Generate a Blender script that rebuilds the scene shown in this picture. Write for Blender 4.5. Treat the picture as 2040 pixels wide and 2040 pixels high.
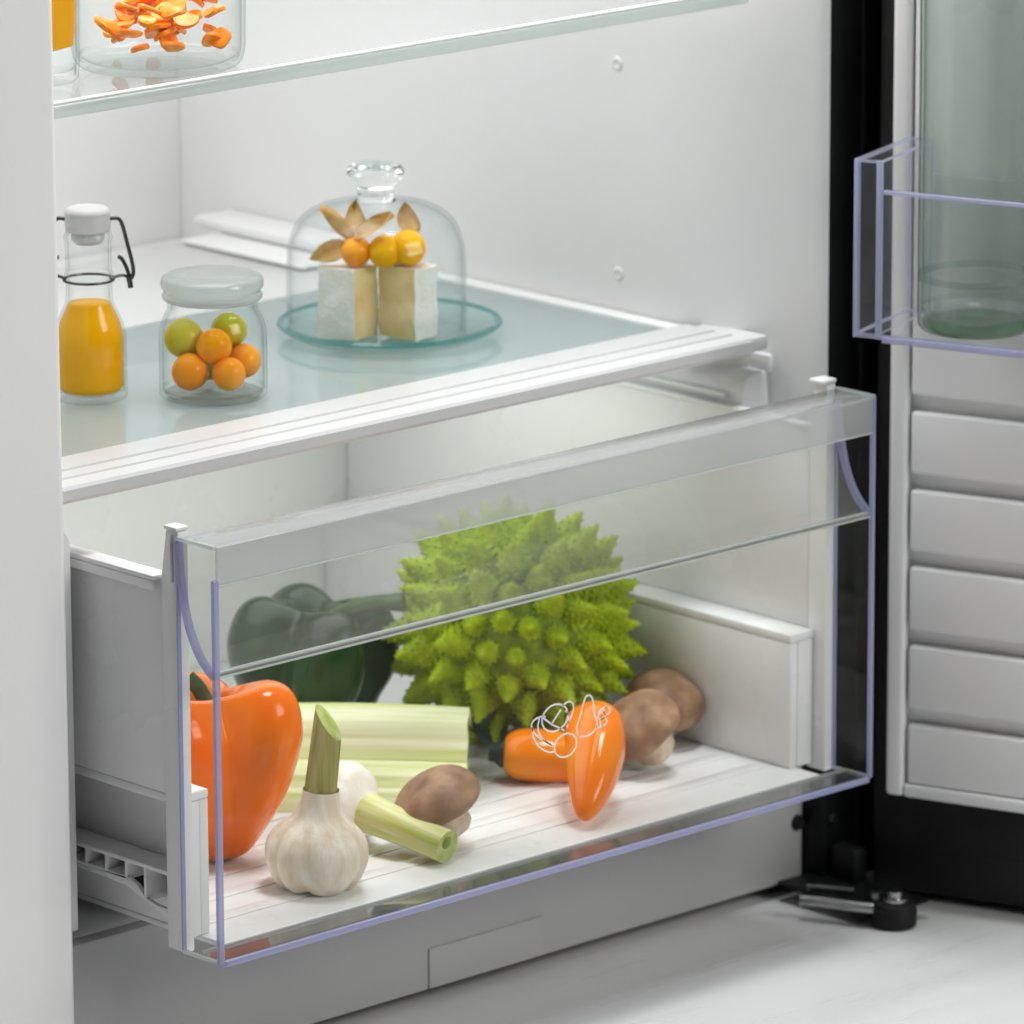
import bpy, bmesh, math, random
from mathutils import Vector, Matrix, noise
random.seed(7)
scene = bpy.context.scene
for o in list(bpy.data.objects):
    bpy.data.objects.remove(o)
COL = scene.collection

# ------------------------------------------------------------------ camera
CAM_V = Vector((0.66230968, 0.70780203, -0.24568713))
CAM_R = Vector((0.7294398, -0.68403181, -0.00424956))
CAM_U = Vector((0.17106566, 0.17639945, 0.96933987))
CAM_C = Vector((-2.08224554, -2.45378752, 1.06275136))
cam_data = bpy.data.cameras.new("Camera")
cam = bpy.data.objects.new("Camera", cam_data)
COL.objects.link(cam)
m = Matrix((CAM_R, CAM_U, -CAM_V)).transposed().to_4x4()
m.translation = CAM_C
cam.matrix_world = m
cam_data.sensor_width = 36.0
cam_data.lens = 222.8
cam_data.clip_start = 0.05
cam_data.clip_end = 60.0
cam_data.dof.use_dof = True
cam_data.dof.focus_distance = 3.40
cam_data.dof.aperture_fstop = 11.5
scene.camera = cam

# ------------------------------------------------------------------ world, lamps, exposure
world = bpy.data.worlds.new("World")
scene.world = world
world.use_nodes = True
wbg = world.node_tree.nodes["Background"]
wbg.inputs[0].default_value = (0.93, 0.96, 1.0, 1)
wbg.inputs[1].default_value = 0.025

def area_lamp(name, loc, target, sx, sy, power, color=(1, 1, 1)):
    d = bpy.data.lights.new(name, 'AREA')
    d.shape = 'RECTANGLE'
    d.size, d.size_y = sx, sy
    d.energy = power
    d.color = color
    o = bpy.data.objects.new(name, d)
    COL.objects.link(o)
    o.location = loc
    o.rotation_euler = (Vector(target) - Vector(loc)).to_track_quat('-Z', 'Y').to_euler()
    return o

area_lamp("interior_ceiling_lamp", (0.24, 0.30, 0.835), (0.24, 0.30, 0.0), 0.40, 0.34, 2.75, (1.0, 0.985, 0.97))
area_lamp("studio_key_lamp", (1.0, -2.6, 1.6), (0.3, 0.0, 0.0), 1.2, 1.2, 36.0, (1.0, 0.985, 0.96))
area_lamp("studio_top_lamp", (0.48, -0.20, 2.3), (0.30, -0.05, 0.0), 0.55, 0.5, 31.0, (0.97, 0.985, 1.0))
area_lamp("added_crisper_fill", (0.25, 0.262, 0.2335), (0.25, 0.262, 0.0), 0.40, 0.20, 0.46, (1.0, 0.99, 0.97))  # added fill light hidden under the shelf, brightens the drawer; no real fitting

scene.view_settings.view_transform = 'Standard'
scene.view_settings.look = 'None'
scene.view_settings.gamma = 1.0
scene.view_settings.exposure = 0.18
scene.view_settings.use_curve_mapping = False
cy = scene.cycles
cy.use_denoising = True
cy.use_light_tree = False
cy.use_adaptive_sampling = True
cy.adaptive_threshold = 0.03
cy.max_bounces = 8
cy.transparent_max_bounces = 32
cy.transmission_bounces = 8
cy.glossy_bounces = 4
cy.diffuse_bounces = 4
cy.caustics_reflective = False
cy.caustics_refractive = False
cy.sample_clamp_indirect = 6.0

# ------------------------------------------------------------------ materials
def new_mat(name):
    mt = bpy.data.materials.new(name)
    mt.use_nodes = True
    nt = mt.node_tree
    nt.nodes.clear()
    out = nt.nodes.new('ShaderNodeOutputMaterial')
    return mt, nt, out

def pmat(name, c1, c2=None, rough=0.4, scale=12.0, bump=0.0, bscale=120.0, sss=0.0, sss_col=None, coat=0.0,
         metallic=0.0, spec=0.5, stretch=None, detail=4.0, lo=0.35, hi=0.65, trans=0.0, ior=1.45, sss_r=0.004, uneven=0.0):
    mt, nt, out = new_mat(name)
    b = nt.nodes.new('ShaderNodeBsdfPrincipled')
    nt.links.new(b.outputs[0], out.inputs[0])
    b.inputs['Roughness'].default_value = rough
    b.inputs['Metallic'].default_value = metallic
    b.inputs['Specular IOR Level'].default_value = spec
    b.inputs['Coat Weight'].default_value = coat
    b.inputs['Coat Roughness'].default_value = 0.04
    b.inputs['Transmission Weight'].default_value = trans
    b.inputs['IOR'].default_value = ior
    if sss:
        b.inputs['Subsurface Weight'].default_value = sss
        b.inputs['Subsurface Radius'].default_value = sss_col or (1, 0.6, 0.3)
        b.inputs['Subsurface Scale'].default_value = sss_r
    tc = nt.nodes.new('ShaderNodeTexCoord')
    mp = nt.nodes.new('ShaderNodeMapping')
    if stretch:
        mp.inputs['Scale'].default_value = stretch
    nt.links.new(tc.outputs['Object'], mp.inputs[0])
    if c2 is not None:
        n = nt.nodes.new('ShaderNodeTexNoise')
        n.inputs['Scale'].default_value = scale
        n.inputs['Detail'].default_value = detail
        nt.links.new(mp.outputs[0], n.inputs['Vector'])
        r = nt.nodes.new('ShaderNodeValToRGB')
        r.color_ramp.elements[0].position = lo
        r.color_ramp.elements[1].position = hi
        r.color_ramp.elements[0].color = (*c1, 1)
        r.color_ramp.elements[1].color = (*c2, 1)
        nt.links.new(n.outputs['Fac'], r.inputs[0])
        nt.links.new(r.outputs[0], b.inputs['Base Color'])
    else:
        b.inputs['Base Color'].default_value = (*c1, 1)
    if uneven:
        n3 = nt.nodes.new('ShaderNodeTexNoise')
        n3.inputs['Scale'].default_value = 9.0
        n3.inputs['Detail'].default_value = 5
        nt.links.new(mp.outputs[0], n3.inputs['Vector'])
        mr = nt.nodes.new('ShaderNodeMapRange')
        mr.inputs[1].default_value = 0.3; mr.inputs[2].default_value = 0.7
        mr.inputs[3].default_value = max(0.05, rough - uneven); mr.inputs[4].default_value = rough + uneven
        nt.links.new(n3.outputs['Fac'], mr.inputs[0])
        nt.links.new(mr.outputs[0], b.inputs['Roughness'])
    if bump:
        n2 = nt.nodes.new('ShaderNodeTexNoise')
        n2.inputs['Scale'].default_value = bscale
        n2.inputs['Detail'].default_value = 3
        nt.links.new(mp.outputs[0], n2.inputs['Vector'])
        bp = nt.nodes.new('ShaderNodeBump')
        bp.inputs['Strength'].default_value = bump
        bp.inputs['Distance'].default_value = 0.001
        nt.links.new(n2.outputs['Fac'], bp.inputs['Height'])
        nt.links.new(bp.outputs[0], b.inputs['Normal'])
    return mt

def clear_mat(name, tint=(0.97, 0.98, 0.98), rough=0.02, ior=1.45, haze=0.0, haze_col=(0.8, 0.82, 0.82), edge=None, edge_pow=2.2, gain=1.0, smear=0.0):
    """thin clear sheet: straight-through transmission, fresnel gloss, optional milky haze, tint where seen edge-on"""
    mt, nt, out = new_mat(name)
    tr = nt.nodes.new('ShaderNodeBsdfTransparent')
    tr.inputs[0].default_value = (*tint, 1)
    if edge:
        lw = nt.nodes.new('ShaderNodeLayerWeight')
        lw.inputs[0].default_value = 0.5
        pw = nt.nodes.new('ShaderNodeMath'); pw.operation = 'POWER'
        pw.inputs[1].default_value = edge_pow
        nt.links.new(lw.outputs['Facing'], pw.inputs[0])
        mx = nt.nodes.new('ShaderNodeMix'); mx.data_type = 'RGBA'
        mx.inputs[6].default_value = (*tint, 1)
        mx.inputs[7].default_value = (*edge, 1)
        nt.links.new(pw.outputs[0], mx.inputs[0])
        nt.links.new(mx.outputs[2], tr.inputs[0])
    last = tr.outputs[0]
    if haze > 0:
        df = nt.nodes.new('ShaderNodeBsdfDiffuse'); df.inputs[0].default_value = (*haze_col, 1)
        tl = nt.nodes.new('ShaderNodeBsdfTranslucent'); tl.inputs[0].default_value = (*haze_col, 1)
        mm = nt.nodes.new('ShaderNodeMixShader'); mm.inputs[0].default_value = 0.45
        nt.links.new(df.outputs[0], mm.inputs[1]); nt.links.new(tl.outputs[0], mm.inputs[2])
        m2 = nt.nodes.new('ShaderNodeMixShader'); m2.inputs[0].default_value = haze
        nt.links.new(last, m2.inputs[1]); nt.links.new(mm.outputs[0], m2.inputs[2])
        last = m2.outputs[0]
    gl = nt.nodes.new('ShaderNodeBsdfGlossy'); gl.inputs['Roughness'].default_value = rough
    if smear:
        tc = nt.nodes.new('ShaderNodeTexCoord')
        ns = nt.nodes.new('ShaderNodeTexNoise'); ns.inputs['Scale'].default_value = 16.0; ns.inputs['Detail'].default_value = 6
        nt.links.new(tc.outputs['Object'], ns.inputs['Vector'])
        mr = nt.nodes.new('ShaderNodeMapRange'); mr.inputs[1].default_value = 0.42; mr.inputs[2].default_value = 0.72
        mr.inputs[3].default_value = rough; mr.inputs[4].default_value = rough + smear
        nt.links.new(ns.outputs['Fac'], mr.inputs[0]); nt.links.new(mr.outputs[0], gl.inputs['Roughness'])
    fr = nt.nodes.new('ShaderNodeFresnel')
    # thin sheet: the same reflectance from either side (the node inverts the index on back faces)
    ge = nt.nodes.new('ShaderNodeNewGeometry')
    mi = nt.nodes.new('ShaderNodeMix'); mi.data_type = 'FLOAT'
    mi.inputs[2].default_value = ior; mi.inputs[3].default_value = 1.0 / ior
    nt.links.new(ge.outputs['Backfacing'], mi.inputs[0]); nt.links.new(mi.outputs[0], fr.inputs[0])
    mg = nt.nodes.new('ShaderNodeMath'); mg.operation = 'MULTIPLY'; mg.inputs[1].default_value = gain
    nt.links.new(fr.outputs[0], mg.inputs[0])
    mf = nt.nodes.new('ShaderNodeMixShader')
    nt.links.new(mg.outputs[0], mf.inputs[0]); nt.links.new(last, mf.inputs[1]); nt.links.new(gl.outputs[0], mf.inputs[2])
    nt.links.new(mf.outputs[0], out.inputs[0])
    return mt

M = {}
M['liner'] = pmat('liner_white', (0.80, 0.80, 0.80), (0.83, 0.83, 0.83), rough=0.33, scale=3, uneven=0.02, bump=0.06, bscale=900)
M['white'] = pmat('white_plastic', (0.82, 0.825, 0.82), (0.86, 0.86, 0.855), rough=0.30, scale=6, uneven=0.02, bump=0.06, bscale=900)
M['drawer'] = pmat('drawer_plastic', (0.80, 0.81, 0.80), (0.84, 0.84, 0.83), rough=0.28, scale=6, uneven=0.02, bump=0.06, bscale=900)
M['doorwhite'] = pmat('door_liner_white', (0.80, 0.80, 0.80), (0.83, 0.83, 0.83), rough=0.4, scale=4, uneven=0.02, bump=0.06, bscale=900)
M['plinth'] = pmat('plinth_grey', (0.42, 0.42, 0.42), (0.46, 0.46, 0.46), rough=0.38, scale=5, uneven=0.05, bump=0.06, bscale=900)
M['black'] = pmat('black_steel', (0.004, 0.005, 0.005), (0.007, 0.008, 0.008), rough=0.45, scale=20, spec=0.25)
M['rubber'] = pmat('black_rubber', (0.008, 0.008, 0.008), (0.014, 0.014, 0.014), rough=0.6, scale=40, spec=0.3)
M['doorblack'] = pmat('door_black_edge', (0.010, 0.010, 0.010), (0.016, 0.016, 0.016), rough=0.5, scale=15, spec=0.3)
M['steel'] = pmat('bracket_steel', (0.35, 0.35, 0.35), (0.5, 0.5, 0.5), rough=0.28, scale=50, metallic=1.0)
M['wire'] = pmat('wire_steel', (0.05, 0.05, 0.05), (0.12, 0.12, 0.12), rough=0.3, scale=60, metallic=0.8)
M['floor'] = pmat('floor_stone', (0.66, 0.66, 0.66), (0.80, 0.80, 0.80), rough=0.30, scale=2.2, stretch=(0.6, 5.0, 1.0), detail=2, lo=0.3, hi=0.7, uneven=0.05)
M['clear'] = clear_mat('clear_plastic', tint=(0.985, 0.988, 0.985), haze=0.002, ior=1.42, gain=0.3, smear=0.10)
M['clear_grip'] = clear_mat('clear_grip_plastic', tint=(0.955, 0.96, 0.957), haze=0.10, haze_col=(0.60, 0.62, 0.60), ior=1.45, gain=0.8, smear=0.10)
M['clear_lip'] = clear_mat('clear_lip_plastic', tint=(0.93, 0.94, 0.94), haze=0.34, haze_col=(0.74, 0.765, 0.765), ior=1.45, rough=0.10, gain=1.0, smear=0.04)
M['edge'] = clear_mat('plastic_edge', tint=(0.72, 0.73, 0.90), haze=0.55, haze_col=(0.62, 0.63, 0.85), ior=1.5, rough=0.1)
M['bin'] = clear_mat('bin_plastic', tint=(0.988, 0.99, 0.994), haze=0.012, ior=1.4, gain=0.4, smear=0.10)
M['bin_edge'] = clear_mat('bin_edge_plastic', tint=(0.72, 0.73, 0.9), haze=0.6, haze_col=(0.70, 0.71, 0.88), ior=1.5, rough=0.1)
M['shelfglass'] = clear_mat('shelf_glass', tint=(0.85, 0.92, 0.925), haze=0.50, haze_col=(0.68, 0.775, 0.785), ior=1.5, rough=0.015)
M['shelfglass_up'] = clear_mat('upper_shelf_glass', tint=(0.97, 0.98, 0.982), haze=0.10, haze_col=(0.74, 0.79, 0.79), ior=1.5, rough=0.015)
M['shelfedge'] = clear_mat('shelf_edge_plastic', tint=(0.9, 0.95, 0.93), haze=0.55, haze_col=(0.82, 0.86, 0.84), ior=1.5, rough=0.08)
M['glass'] = clear_mat('jar_glass', tint=(0.99, 0.997, 0.994), ior=1.42, edge=(0.66, 0.70, 0.68), edge_pow=4.0, gain=0.45)
M['dome'] = clear_mat('dome_glass', tint=(0.985, 0.994, 0.993), ior=1.42, edge=(0.74, 0.78, 0.785), edge_pow=5.0, gain=0.55)
M['plate'] = clear_mat('plate_glass', tint=(0.93, 0.975, 0.97), ior=1.5, edge=(0.55, 0.75, 0.73), edge_pow=3.0, haze=0.06, haze_col=(0.7, 0.84, 0.83))
M['plate_rim'] = clear_mat('plate_rim_glass', tint=(0.35, 0.68, 0.64), ior=1.5, haze=0.35, haze_col=(0.16, 0.44, 0.42))
M['lid'] = clear_mat('lid_glass', tint=(0.90, 0.93, 0.92), haze=0.38, haze_col=(0.62, 0.66, 0.64), ior=1.5, rough=0.12, edge=(0.6, 0.65, 0.64), edge_pow=2.5)
M['greenglass'] = clear_mat('green_bottle_glass', tint=(0.945, 0.97, 0.955), ior=1.45, edge=(0.40, 0.48, 0.42), edge_pow=2.6, haze=0.07, haze_col=(0.56, 0.62, 0.57), gain=1.0)
M['greenbase'] = clear_mat('green_bottle_base', tint=(0.62, 0.82, 0.62), ior=1.5, edge=(0.2, 0.42, 0.2), edge_pow=1.6, haze=0.15, haze_col=(0.4, 0.62, 0.4))
M['knob'] = pmat('knob_glass', (0.97, 0.99, 0.99), rough=0.03, trans=1.0, ior=1.45)
M['juice'] = pmat('orange_juice', (0.97, 0.43, 0.002), (0.99, 0.48, 0.004), rough=0.3, scale=14, spec=0.1)
M['berry'] = pmat('physalis_berry', (0.95, 0.27, 0.003), (0.98, 0.40, 0.008), rough=0.25, scale=40, coat=0.12, spec=0.12)
M['berry_y'] = pmat('yellow_physalis_berry', (0.95, 0.45, 0.003), (0.98, 0.56, 0.01), rough=0.25, scale=40, coat=0.12, spec=0.12)
M['berry_g'] = pmat('green_grape', (0.46, 0.44, 0.01), (0.62, 0.52, 0.03), rough=0.3, scale=50, coat=0.1, spec=0.3)
M['husk'] = pmat('physalis_husk', (0.80, 0.50, 0.13), (0.92, 0.70, 0.34), rough=0.6, scale=90, bump=0.6, bscale=350)
M['rind'] = pmat('cheese_rind', (0.87, 0.84, 0.76), (0.92, 0.91, 0.86), rough=0.8, scale=70, bump=0.5, bscale=420)
M['cheese'] = pmat('cheese_cut', (0.84, 0.62, 0.26), (0.90, 0.73, 0.40), rough=0.5, scale=60, bump=0.6, bscale=180)
M['opepper'] = pmat('orange_pepper_skin', (0.91, 0.135, 0.0), (0.97, 0.27, 0.0), rough=0.2, scale=17, coat=0.32, spec=0.12, bump=0.2, bscale=70, lo=0.3, hi=0.75)
M['minipepper'] = pmat('mini_pepper_skin', (0.93, 0.17, 0.0), (0.98, 0.32, 0.001), rough=0.16, scale=26, coat=0.32, spec=0.12, bump=0.2, bscale=100, lo=0.3, hi=0.75)
M['gpepper'] = pmat('green_pepper_skin', (0.004, 0.024, 0.003), (0.014, 0.060, 0.005), rough=0.24, scale=20, coat=0.2, spec=0.3, bump=0.15, bscale=60)
M['stemgreen'] = pmat('pepper_stem', (0.035, 0.075, 0.02), (0.07, 0.13, 0.03), rough=0.5, scale=60, bump=0.4)
M['stemdark'] = pmat('dark_pepper_stem', (0.012, 0.022, 0.014), (0.03, 0.05, 0.03), rough=0.5, scale=60, bump=0.4)
M['celery'] = pmat('celery_skin', (0.66, 0.72, 0.30), (0.86, 0.88, 0.62), rough=0.42, scale=130, stretch=(0.04, 1.0, 1.0), bump=0.5, bscale=300, spec=0.35, lo=0.38, hi=0.6)
M['celery_cut'] = pmat('celery_cut_end', (0.66, 0.74, 0.34), (0.84, 0.88, 0.58), rough=0.4, scale=260, bump=0.4, bscale=400)
M['celery_rib'] = pmat('celery_rib', (0.72, 0.78, 0.42), (0.80, 0.84, 0.58), rough=0.4, scale=60, stretch=(0.35, 3, 3))
M['garlic'] = pmat('garlic_skin', (0.74, 0.62, 0.44), (0.90, 0.85, 0.72), rough=0.45, scale=60, stretch=(2.2, 2.2, 0.45), bump=0.5, bscale=160, spec=0.35)
M['garlic_w'] = pmat('white_garlic_skin', (0.82, 0.77, 0.64), (0.90, 0.88, 0.80), rough=0.45, scale=60, stretch=(2.2, 2.2, 0.45), bump=0.4, bscale=160, spec=0.35)
M['gstalk'] = pmat('garlic_stalk', (0.22, 0.21, 0.03), (0.50, 0.44, 0.16), rough=0.45, scale=70, stretch=(3, 3, 0.12), bump=0.4, bscale=200, spec=0.3)
M['gstalk2'] = pmat('green_garlic_stalk', (0.46, 0.54, 0.09), (0.78, 0.78, 0.42), rough=0.4, scale=110, stretch=(2, 2, 0.1), bump=0.4, bscale=250, spec=0.3)
M['gcut'] = pmat('stalk_cut', (0.34, 0.42, 0.08), (0.52, 0.58, 0.2), rough=0.5, scale=150)
M['gcutdark'] = pmat('stalk_hollow', (0.14, 0.22, 0.02), (0.22, 0.32, 0.05), rough=0.6, scale=150)
M['mush'] = pmat('mushroom_cap', (0.20, 0.105, 0.055), (0.46, 0.28, 0.165), rough=0.5, scale=75, bump=0.5, bscale=220, spec=0.35, lo=0.3, hi=0.75)
M['mush_stem'] = pmat('mushroom_stem', (0.58, 0.42, 0.28), (0.80, 0.68, 0.54), rough=0.7, scale=110, stretch=(1, 1, 0.5), bump=0.8, bscale=350)
M['gills'] = pmat('mushroom_underside', (0.52, 0.36, 0.24), (0.66, 0.52, 0.38), rough=0.7, scale=80, bump=0.6, bscale=200)
M['roman'] = pmat('romanesco_floret', (0.30, 0.42, 0.003), (0.52, 0.66, 0.008), rough=0.5, scale=2.2, bump=0.5, bscale=30, spec=0.25)
M['romancore'] = pmat('romanesco_core', (0.12, 0.19, 0.004), (0.24, 0.34, 0.008), rough=0.6, scale=120, bump=0.8, bscale=300)
M['leaf'] = pmat('romanesco_leaf', (0.035, 0.075, 0.03), (0.13, 0.20, 0.11), rough=0.5, scale=60, bump=0.5, bscale=150)
M['carrot'] = pmat('carrot_slice', (0.95, 0.22, 0.001), (0.98, 0.36, 0.005), rough=0.35, scale=120, bump=0.3, bscale=300)
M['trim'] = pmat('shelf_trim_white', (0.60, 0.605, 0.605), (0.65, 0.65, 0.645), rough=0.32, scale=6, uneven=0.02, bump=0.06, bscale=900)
M['seam'] = pmat('grip_seam', (0.16, 0.155, 0.14), (0.22, 0.21, 0.19), rough=0.35, scale=60)
M['clear_base'] = clear_mat('clear_base_plastic', tint=(0.80, 0.81, 0.81), haze=0.05, haze_col=(0.5, 0.5, 0.5), ior=1.7, rough=0.03, gain=1.3)
M['print'] = pmat('white_print', (0.86, 0.85, 0.84), rough=0.5)
M['pin'] = pmat('pin_plastic', (0.76, 0.76, 0.76), (0.8, 0.8, 0.8), rough=0.25, scale=50)
M['cap'] = pmat('porcelain_cap', (0.52, 0.52, 0.52), (0.60, 0.60, 0.60), rough=0.35, scale=40)
M['seal'] = pmat('dark_seal', (0.05, 0.05, 0.05), (0.07, 0.07, 0.07), rough=0.5, scale=40)
M['groove'] = pmat('slot_grey', (0.55, 0.56, 0.56), (0.6, 0.6, 0.6), rough=0.5, scale=20)

# ------------------------------------------------------------------ helpers
def finish(bm, sharp=35):
    bmesh.ops.recalc_face_normals(bm, faces=bm.faces)
    th = math.radians(sharp)
    for f in bm.faces:
        f.smooth = True
    for ed in bm.edges:
        if len(ed.link_faces) == 2:
            ed.smooth = ed.calc_face_angle(0) < th
        else:
            ed.smooth = False
    return bm

def mk(name, bm, mats, parent=None, sharp=35, do_finish=True, mw=None):
    if do_finish:
        finish(bm, sharp)
    me = bpy.data.meshes.new(name)
    bm.to_mesh(me)
    bm.free()
    if not isinstance(mats, (list, tuple)):
        mats = [mats]
    for k in mats:
        me.materials.append(M[k] if isinstance(k, str) else k)
    o = bpy.data.objects.new(name, me)
    COL.objects.link(o)
    if parent is not None:
        o.parent = parent
        o.matrix_parent_inverse = parent.matrix_world.inverted()
    if mw is not None:
        o.matrix_basis = mw
    return o

def tag(o, label=None, cat=None, group=None, kind=None):
    if label: o['label'] = label
    if cat: o['category'] = cat
    if group: o['group'] = group
    if kind: o['kind'] = kind
    return o

def thing(name, loc, label, cat, group=None):
    o = bpy.data.objects.new(name, None)
    o.empty_display_size = 0.02
    COL.objects.link(o)
    o.location = loc
    bpy.context.view_layer.update()
    return tag(o, label, cat, group)

def box(x0, x1, y0, y1, z0, z1, bev=0.0, segs=2, bm=None):
    own = bm is None
    b2 = bmesh.new()
    vs = [b2.verts.new((x, y, z)) for z in (z0, z1) for y in (y0, y1) for x in (x0, x1)]
    for q in ((0, 1, 3, 2), (4, 6, 7, 5), (0, 4, 5, 1), (2, 3, 7, 6), (0, 2, 6, 4), (1, 5, 7, 3)):
        b2.faces.new([vs[i] for i in q])
    bmesh.ops.recalc_face_normals(b2, faces=b2.faces)
    if bev > 0:
        bmesh.ops.bevel(b2, geom=list(b2.edges), offset=bev, segments=segs, profile=0.5, affect='EDGES')
    if own:
        return b2
    merge(bm, b2)
    return bm

def merge(bm, b2, mat=None):
    off = {}
    for v in b2.verts:
        off[v] = bm.verts.new(v.co)
    for f in b2.faces:
        try:
            nf = bm.faces.new([off[v] for v in f.verts])
            nf.material_index = f.material_index if mat is None else mat
        except ValueError:
            pass
    b2.free()
    return bm

def sheet(x0, x1, y0, y1, z0, z1, bev=0.0004):
    """thin clear slab: material 0 on the two big faces, 1 on its rims"""
    bm = box(x0, x1, y0, y1, z0, z1)
    areas = sorted(bm.faces, key=lambda f: -f.calc_area())
    for f in areas[2:]:
        f.material_index = 1
    return bm

def prism(poly, axis, a0, a1, bev=0.0):
    """extrude a 2-D polygon along an axis; poly in the two remaining axes, in xyz order"""
    bm = bmesh.new()
    def P(p, a):
        if axis == 'x': return (a, p[0], p[1])
        if axis == 'y': return (p[0], a, p[1])
        return (p[0], p[1], a)
    A = [bm.verts.new(P(p, a0)) for p in poly]
    Bv = [bm.verts.new(P(p, a1)) for p in poly]
    n = len(poly)
    bm.faces.new(A); bm.faces.new(list(reversed(Bv)))
    for i in range(n):
        bm.faces.new((A[i], A[(i + 1) % n], Bv[(i + 1) % n], Bv[i]))
    bmesh.ops.recalc_face_normals(bm, faces=bm.faces)
    if bev:
        bmesh.ops.bevel(bm, geom=list(bm.edges), offset=bev, segments=2, profile=0.5, affect='EDGES')
    return bm

def strip(line, th, axis, a0, a1):
    """a bent sheet: 2-D open polyline given thickness, extruded along an axis"""
    n = len(line)
    nor = []
    for i in range(n):
        p, q = line[max(i - 1, 0)], line[min(i + 1, n - 1)]
        dx, dy = q[0] - p[0], q[1] - p[1]
        l = math.hypot(dx, dy)
        nor.append((-dy / l, dx / l))
    poly = [(p[0] + k[0] * th / 2, p[1] + k[1] * th / 2) for p, k in zip(line, nor)]
    poly += [(p[0] - k[0] * th / 2, p[1] - k[1] * th / 2) for p, k in reversed(list(zip(line, nor)))]
    return prism(poly, axis, a0, a1)

def catmull(pts, n):
    out = []
    k = len(pts)
    for i in range(k - 1):
        p0, p1, p2, p3 = pts[max(i - 1, 0)], pts[i], pts[i + 1], pts[min(i + 2, k - 1)]
        for j in range(n):
            t = j / n
            out.append(tuple(0.5 * ((2 * b) + (-a + c) * t + (2 * a - 5 * b + 4 * c - d) * t * t + (-a + 3 * b - 3 * c + d) * t ** 3)
                             for a, b, c, d in zip(p0, p1, p2, p3)))
    out.append(tuple(pts[-1]))
    return out

def lathe(prof, segs=48, fn=None, mat_fn=None):
    """prof: list of (r, z); r=0 closes on the axis. fn(th, r, z) -> Vector"""
    bm = bmesh.new()
    rings = []
    for r, z in prof:
        if r < 1e-6:
            rings.append([bm.verts.new(fn(0, 0, z) if fn else (0, 0, z))])
        else:
            ring = []
            for i in range(segs):
                th = 2 * math.pi * i / segs
                ring.append(bm.verts.new(fn(th, r, z) if fn else (r * math.cos(th), r * math.sin(th), z)))
            rings.append(ring)
    for k in range(len(rings) - 1):
        a, b = rings[k], rings[k + 1]
        for i in range(segs):
            j = (i + 1) % segs
            if len(a) == 1 and len(b) == 1: continue
            if len(a) == 1: f = bm.faces.new((a[0], b[i], b[j]))
            elif len(b) == 1: f = bm.faces.new((a[i], a[j], b[0]))
            else: f = bm.faces.new((a[i], a[j], b[j], b[i]))
            if mat_fn: f.material_index = mat_fn(k)
    return bm

def tube(pts, rad, segs=12, caps=True, mat_cap=0):
    pts = [Vector(p) for p in pts]
    n = len(pts)
    if not isinstance(rad, (list, tuple)):
        rad = [rad] * n
    bm = bmesh.new()
    rings = []
    t0 = (pts[1] - pts[0]).normalized()
    up = Vector((0, 0, 1)) if abs(t0.z) < 0.9 else Vector((1, 0, 0))
    x = t0.cross(up).normalized()
    for i in range(n):
        t = (pts[min(i + 1, n - 1)] - pts[max(i - 1, 0)]).normalized()
        x = (x - t * x.dot(t)).normalized()
        y = t.cross(x)
        rings.append([bm.verts.new(pts[i] + (x * math.cos(2 * math.pi * k / segs) + y * math.sin(2 * math.pi * k / segs)) * rad[i]) for k in range(segs)])
    for i in range(n - 1):
        for k in range(segs):
            j = (k + 1) % segs
            bm.faces.new((rings[i][k], rings[i][j], rings[i + 1][j], rings[i + 1][k]))
    if caps:
        f = bm.faces.new(list(reversed(rings[0]))); f.material_index = mat_cap
        f = bm.faces.new(rings[-1]); f.material_index = mat_cap
    return bm

def xform(bm, mat):
    bmesh.ops.transform(bm, matrix=mat, verts=bm.verts)
    return bm

def frame(origin, axis, roll=0.0):
    """matrix taking local +z to axis at origin"""
    q = Vector(axis).normalized().to_track_quat('Z', 'X')
    return Matrix.Translation(Vector(origin)) @ q.to_matrix().to_4x4() @ Matrix.Rotation(roll, 4, 'Z')

def wobble(bm, amp, freq, seed=0.0):
    for v in bm.verts:
        d = noise.noise_vector(v.co * freq + Vector((seed, seed * 1.7, -seed)))
        v.co += d * amp
    return bm

VH = Vector((CAM_V.x, CAM_V.y, 0)).normalized()      # a horizontal direction: into the fridge, to the right
RH = Vector((VH.y, -VH.x, 0))                          # across it
def at(base, across=0.0, up=0.0, deep=0.0):
    return Vector(base) + RH * across + Vector((0, 0, up)) + VH * deep

# ================================================================== the setting
fl = box(-3.0, 3.5, -3.5, 2.5, -0.12, -0.103)
tag(mk('floor', fl, 'floor'), kind='structure')

# ------------------------------------------------------------------ refrigerator
FR = thing('refrigerator', (0.25, 0.35, -0.103), 'open white refrigerator interior with black front frame and hinged door', 'refrigerator')
def wall_profile(sgn):
    inner = [(0.503, 0.64), (0.503, 0.185), (0.5045, 0.165), (0.509, 0.145), (0.517, 0.124), (0.5255, 0.108), (0.533, 0.096), (0.5385, 0.088), (0.543, 0.0835), (0.5475, 0.083)]
    outer = [(0.5475, 0.11), (0.5475, 0.64)]
    return inner + outer
mk('right_wall', prism(wall_profile(1), 'z', -0.006, 0.86), 'liner', FR, sharp=50)
lw_ = wall_profile(1)[:-3] + [(0.545, 0.0832), (0.619, 0.0832), (0.619, 0.64)]
mk('left_wall', prism([(0.5085 - x, y) for x, y in lw_], 'z', -0.096, 0.86), 'liner', FR, sharp=50)
# back wall with a vertical recessed channel
bw = [(-0.03, 0.62), (0.5025, 0.62), (0.5025, 0.65), (-0.03, 0.65)]
mk('back_wall', prism(bw, 'z', -0.006, 0.86), 'liner', FR)
mk('ceiling', box(-0.045, 0.548, 0.084, 0.65, 0.861, 0.88), 'liner', FR)
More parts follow.
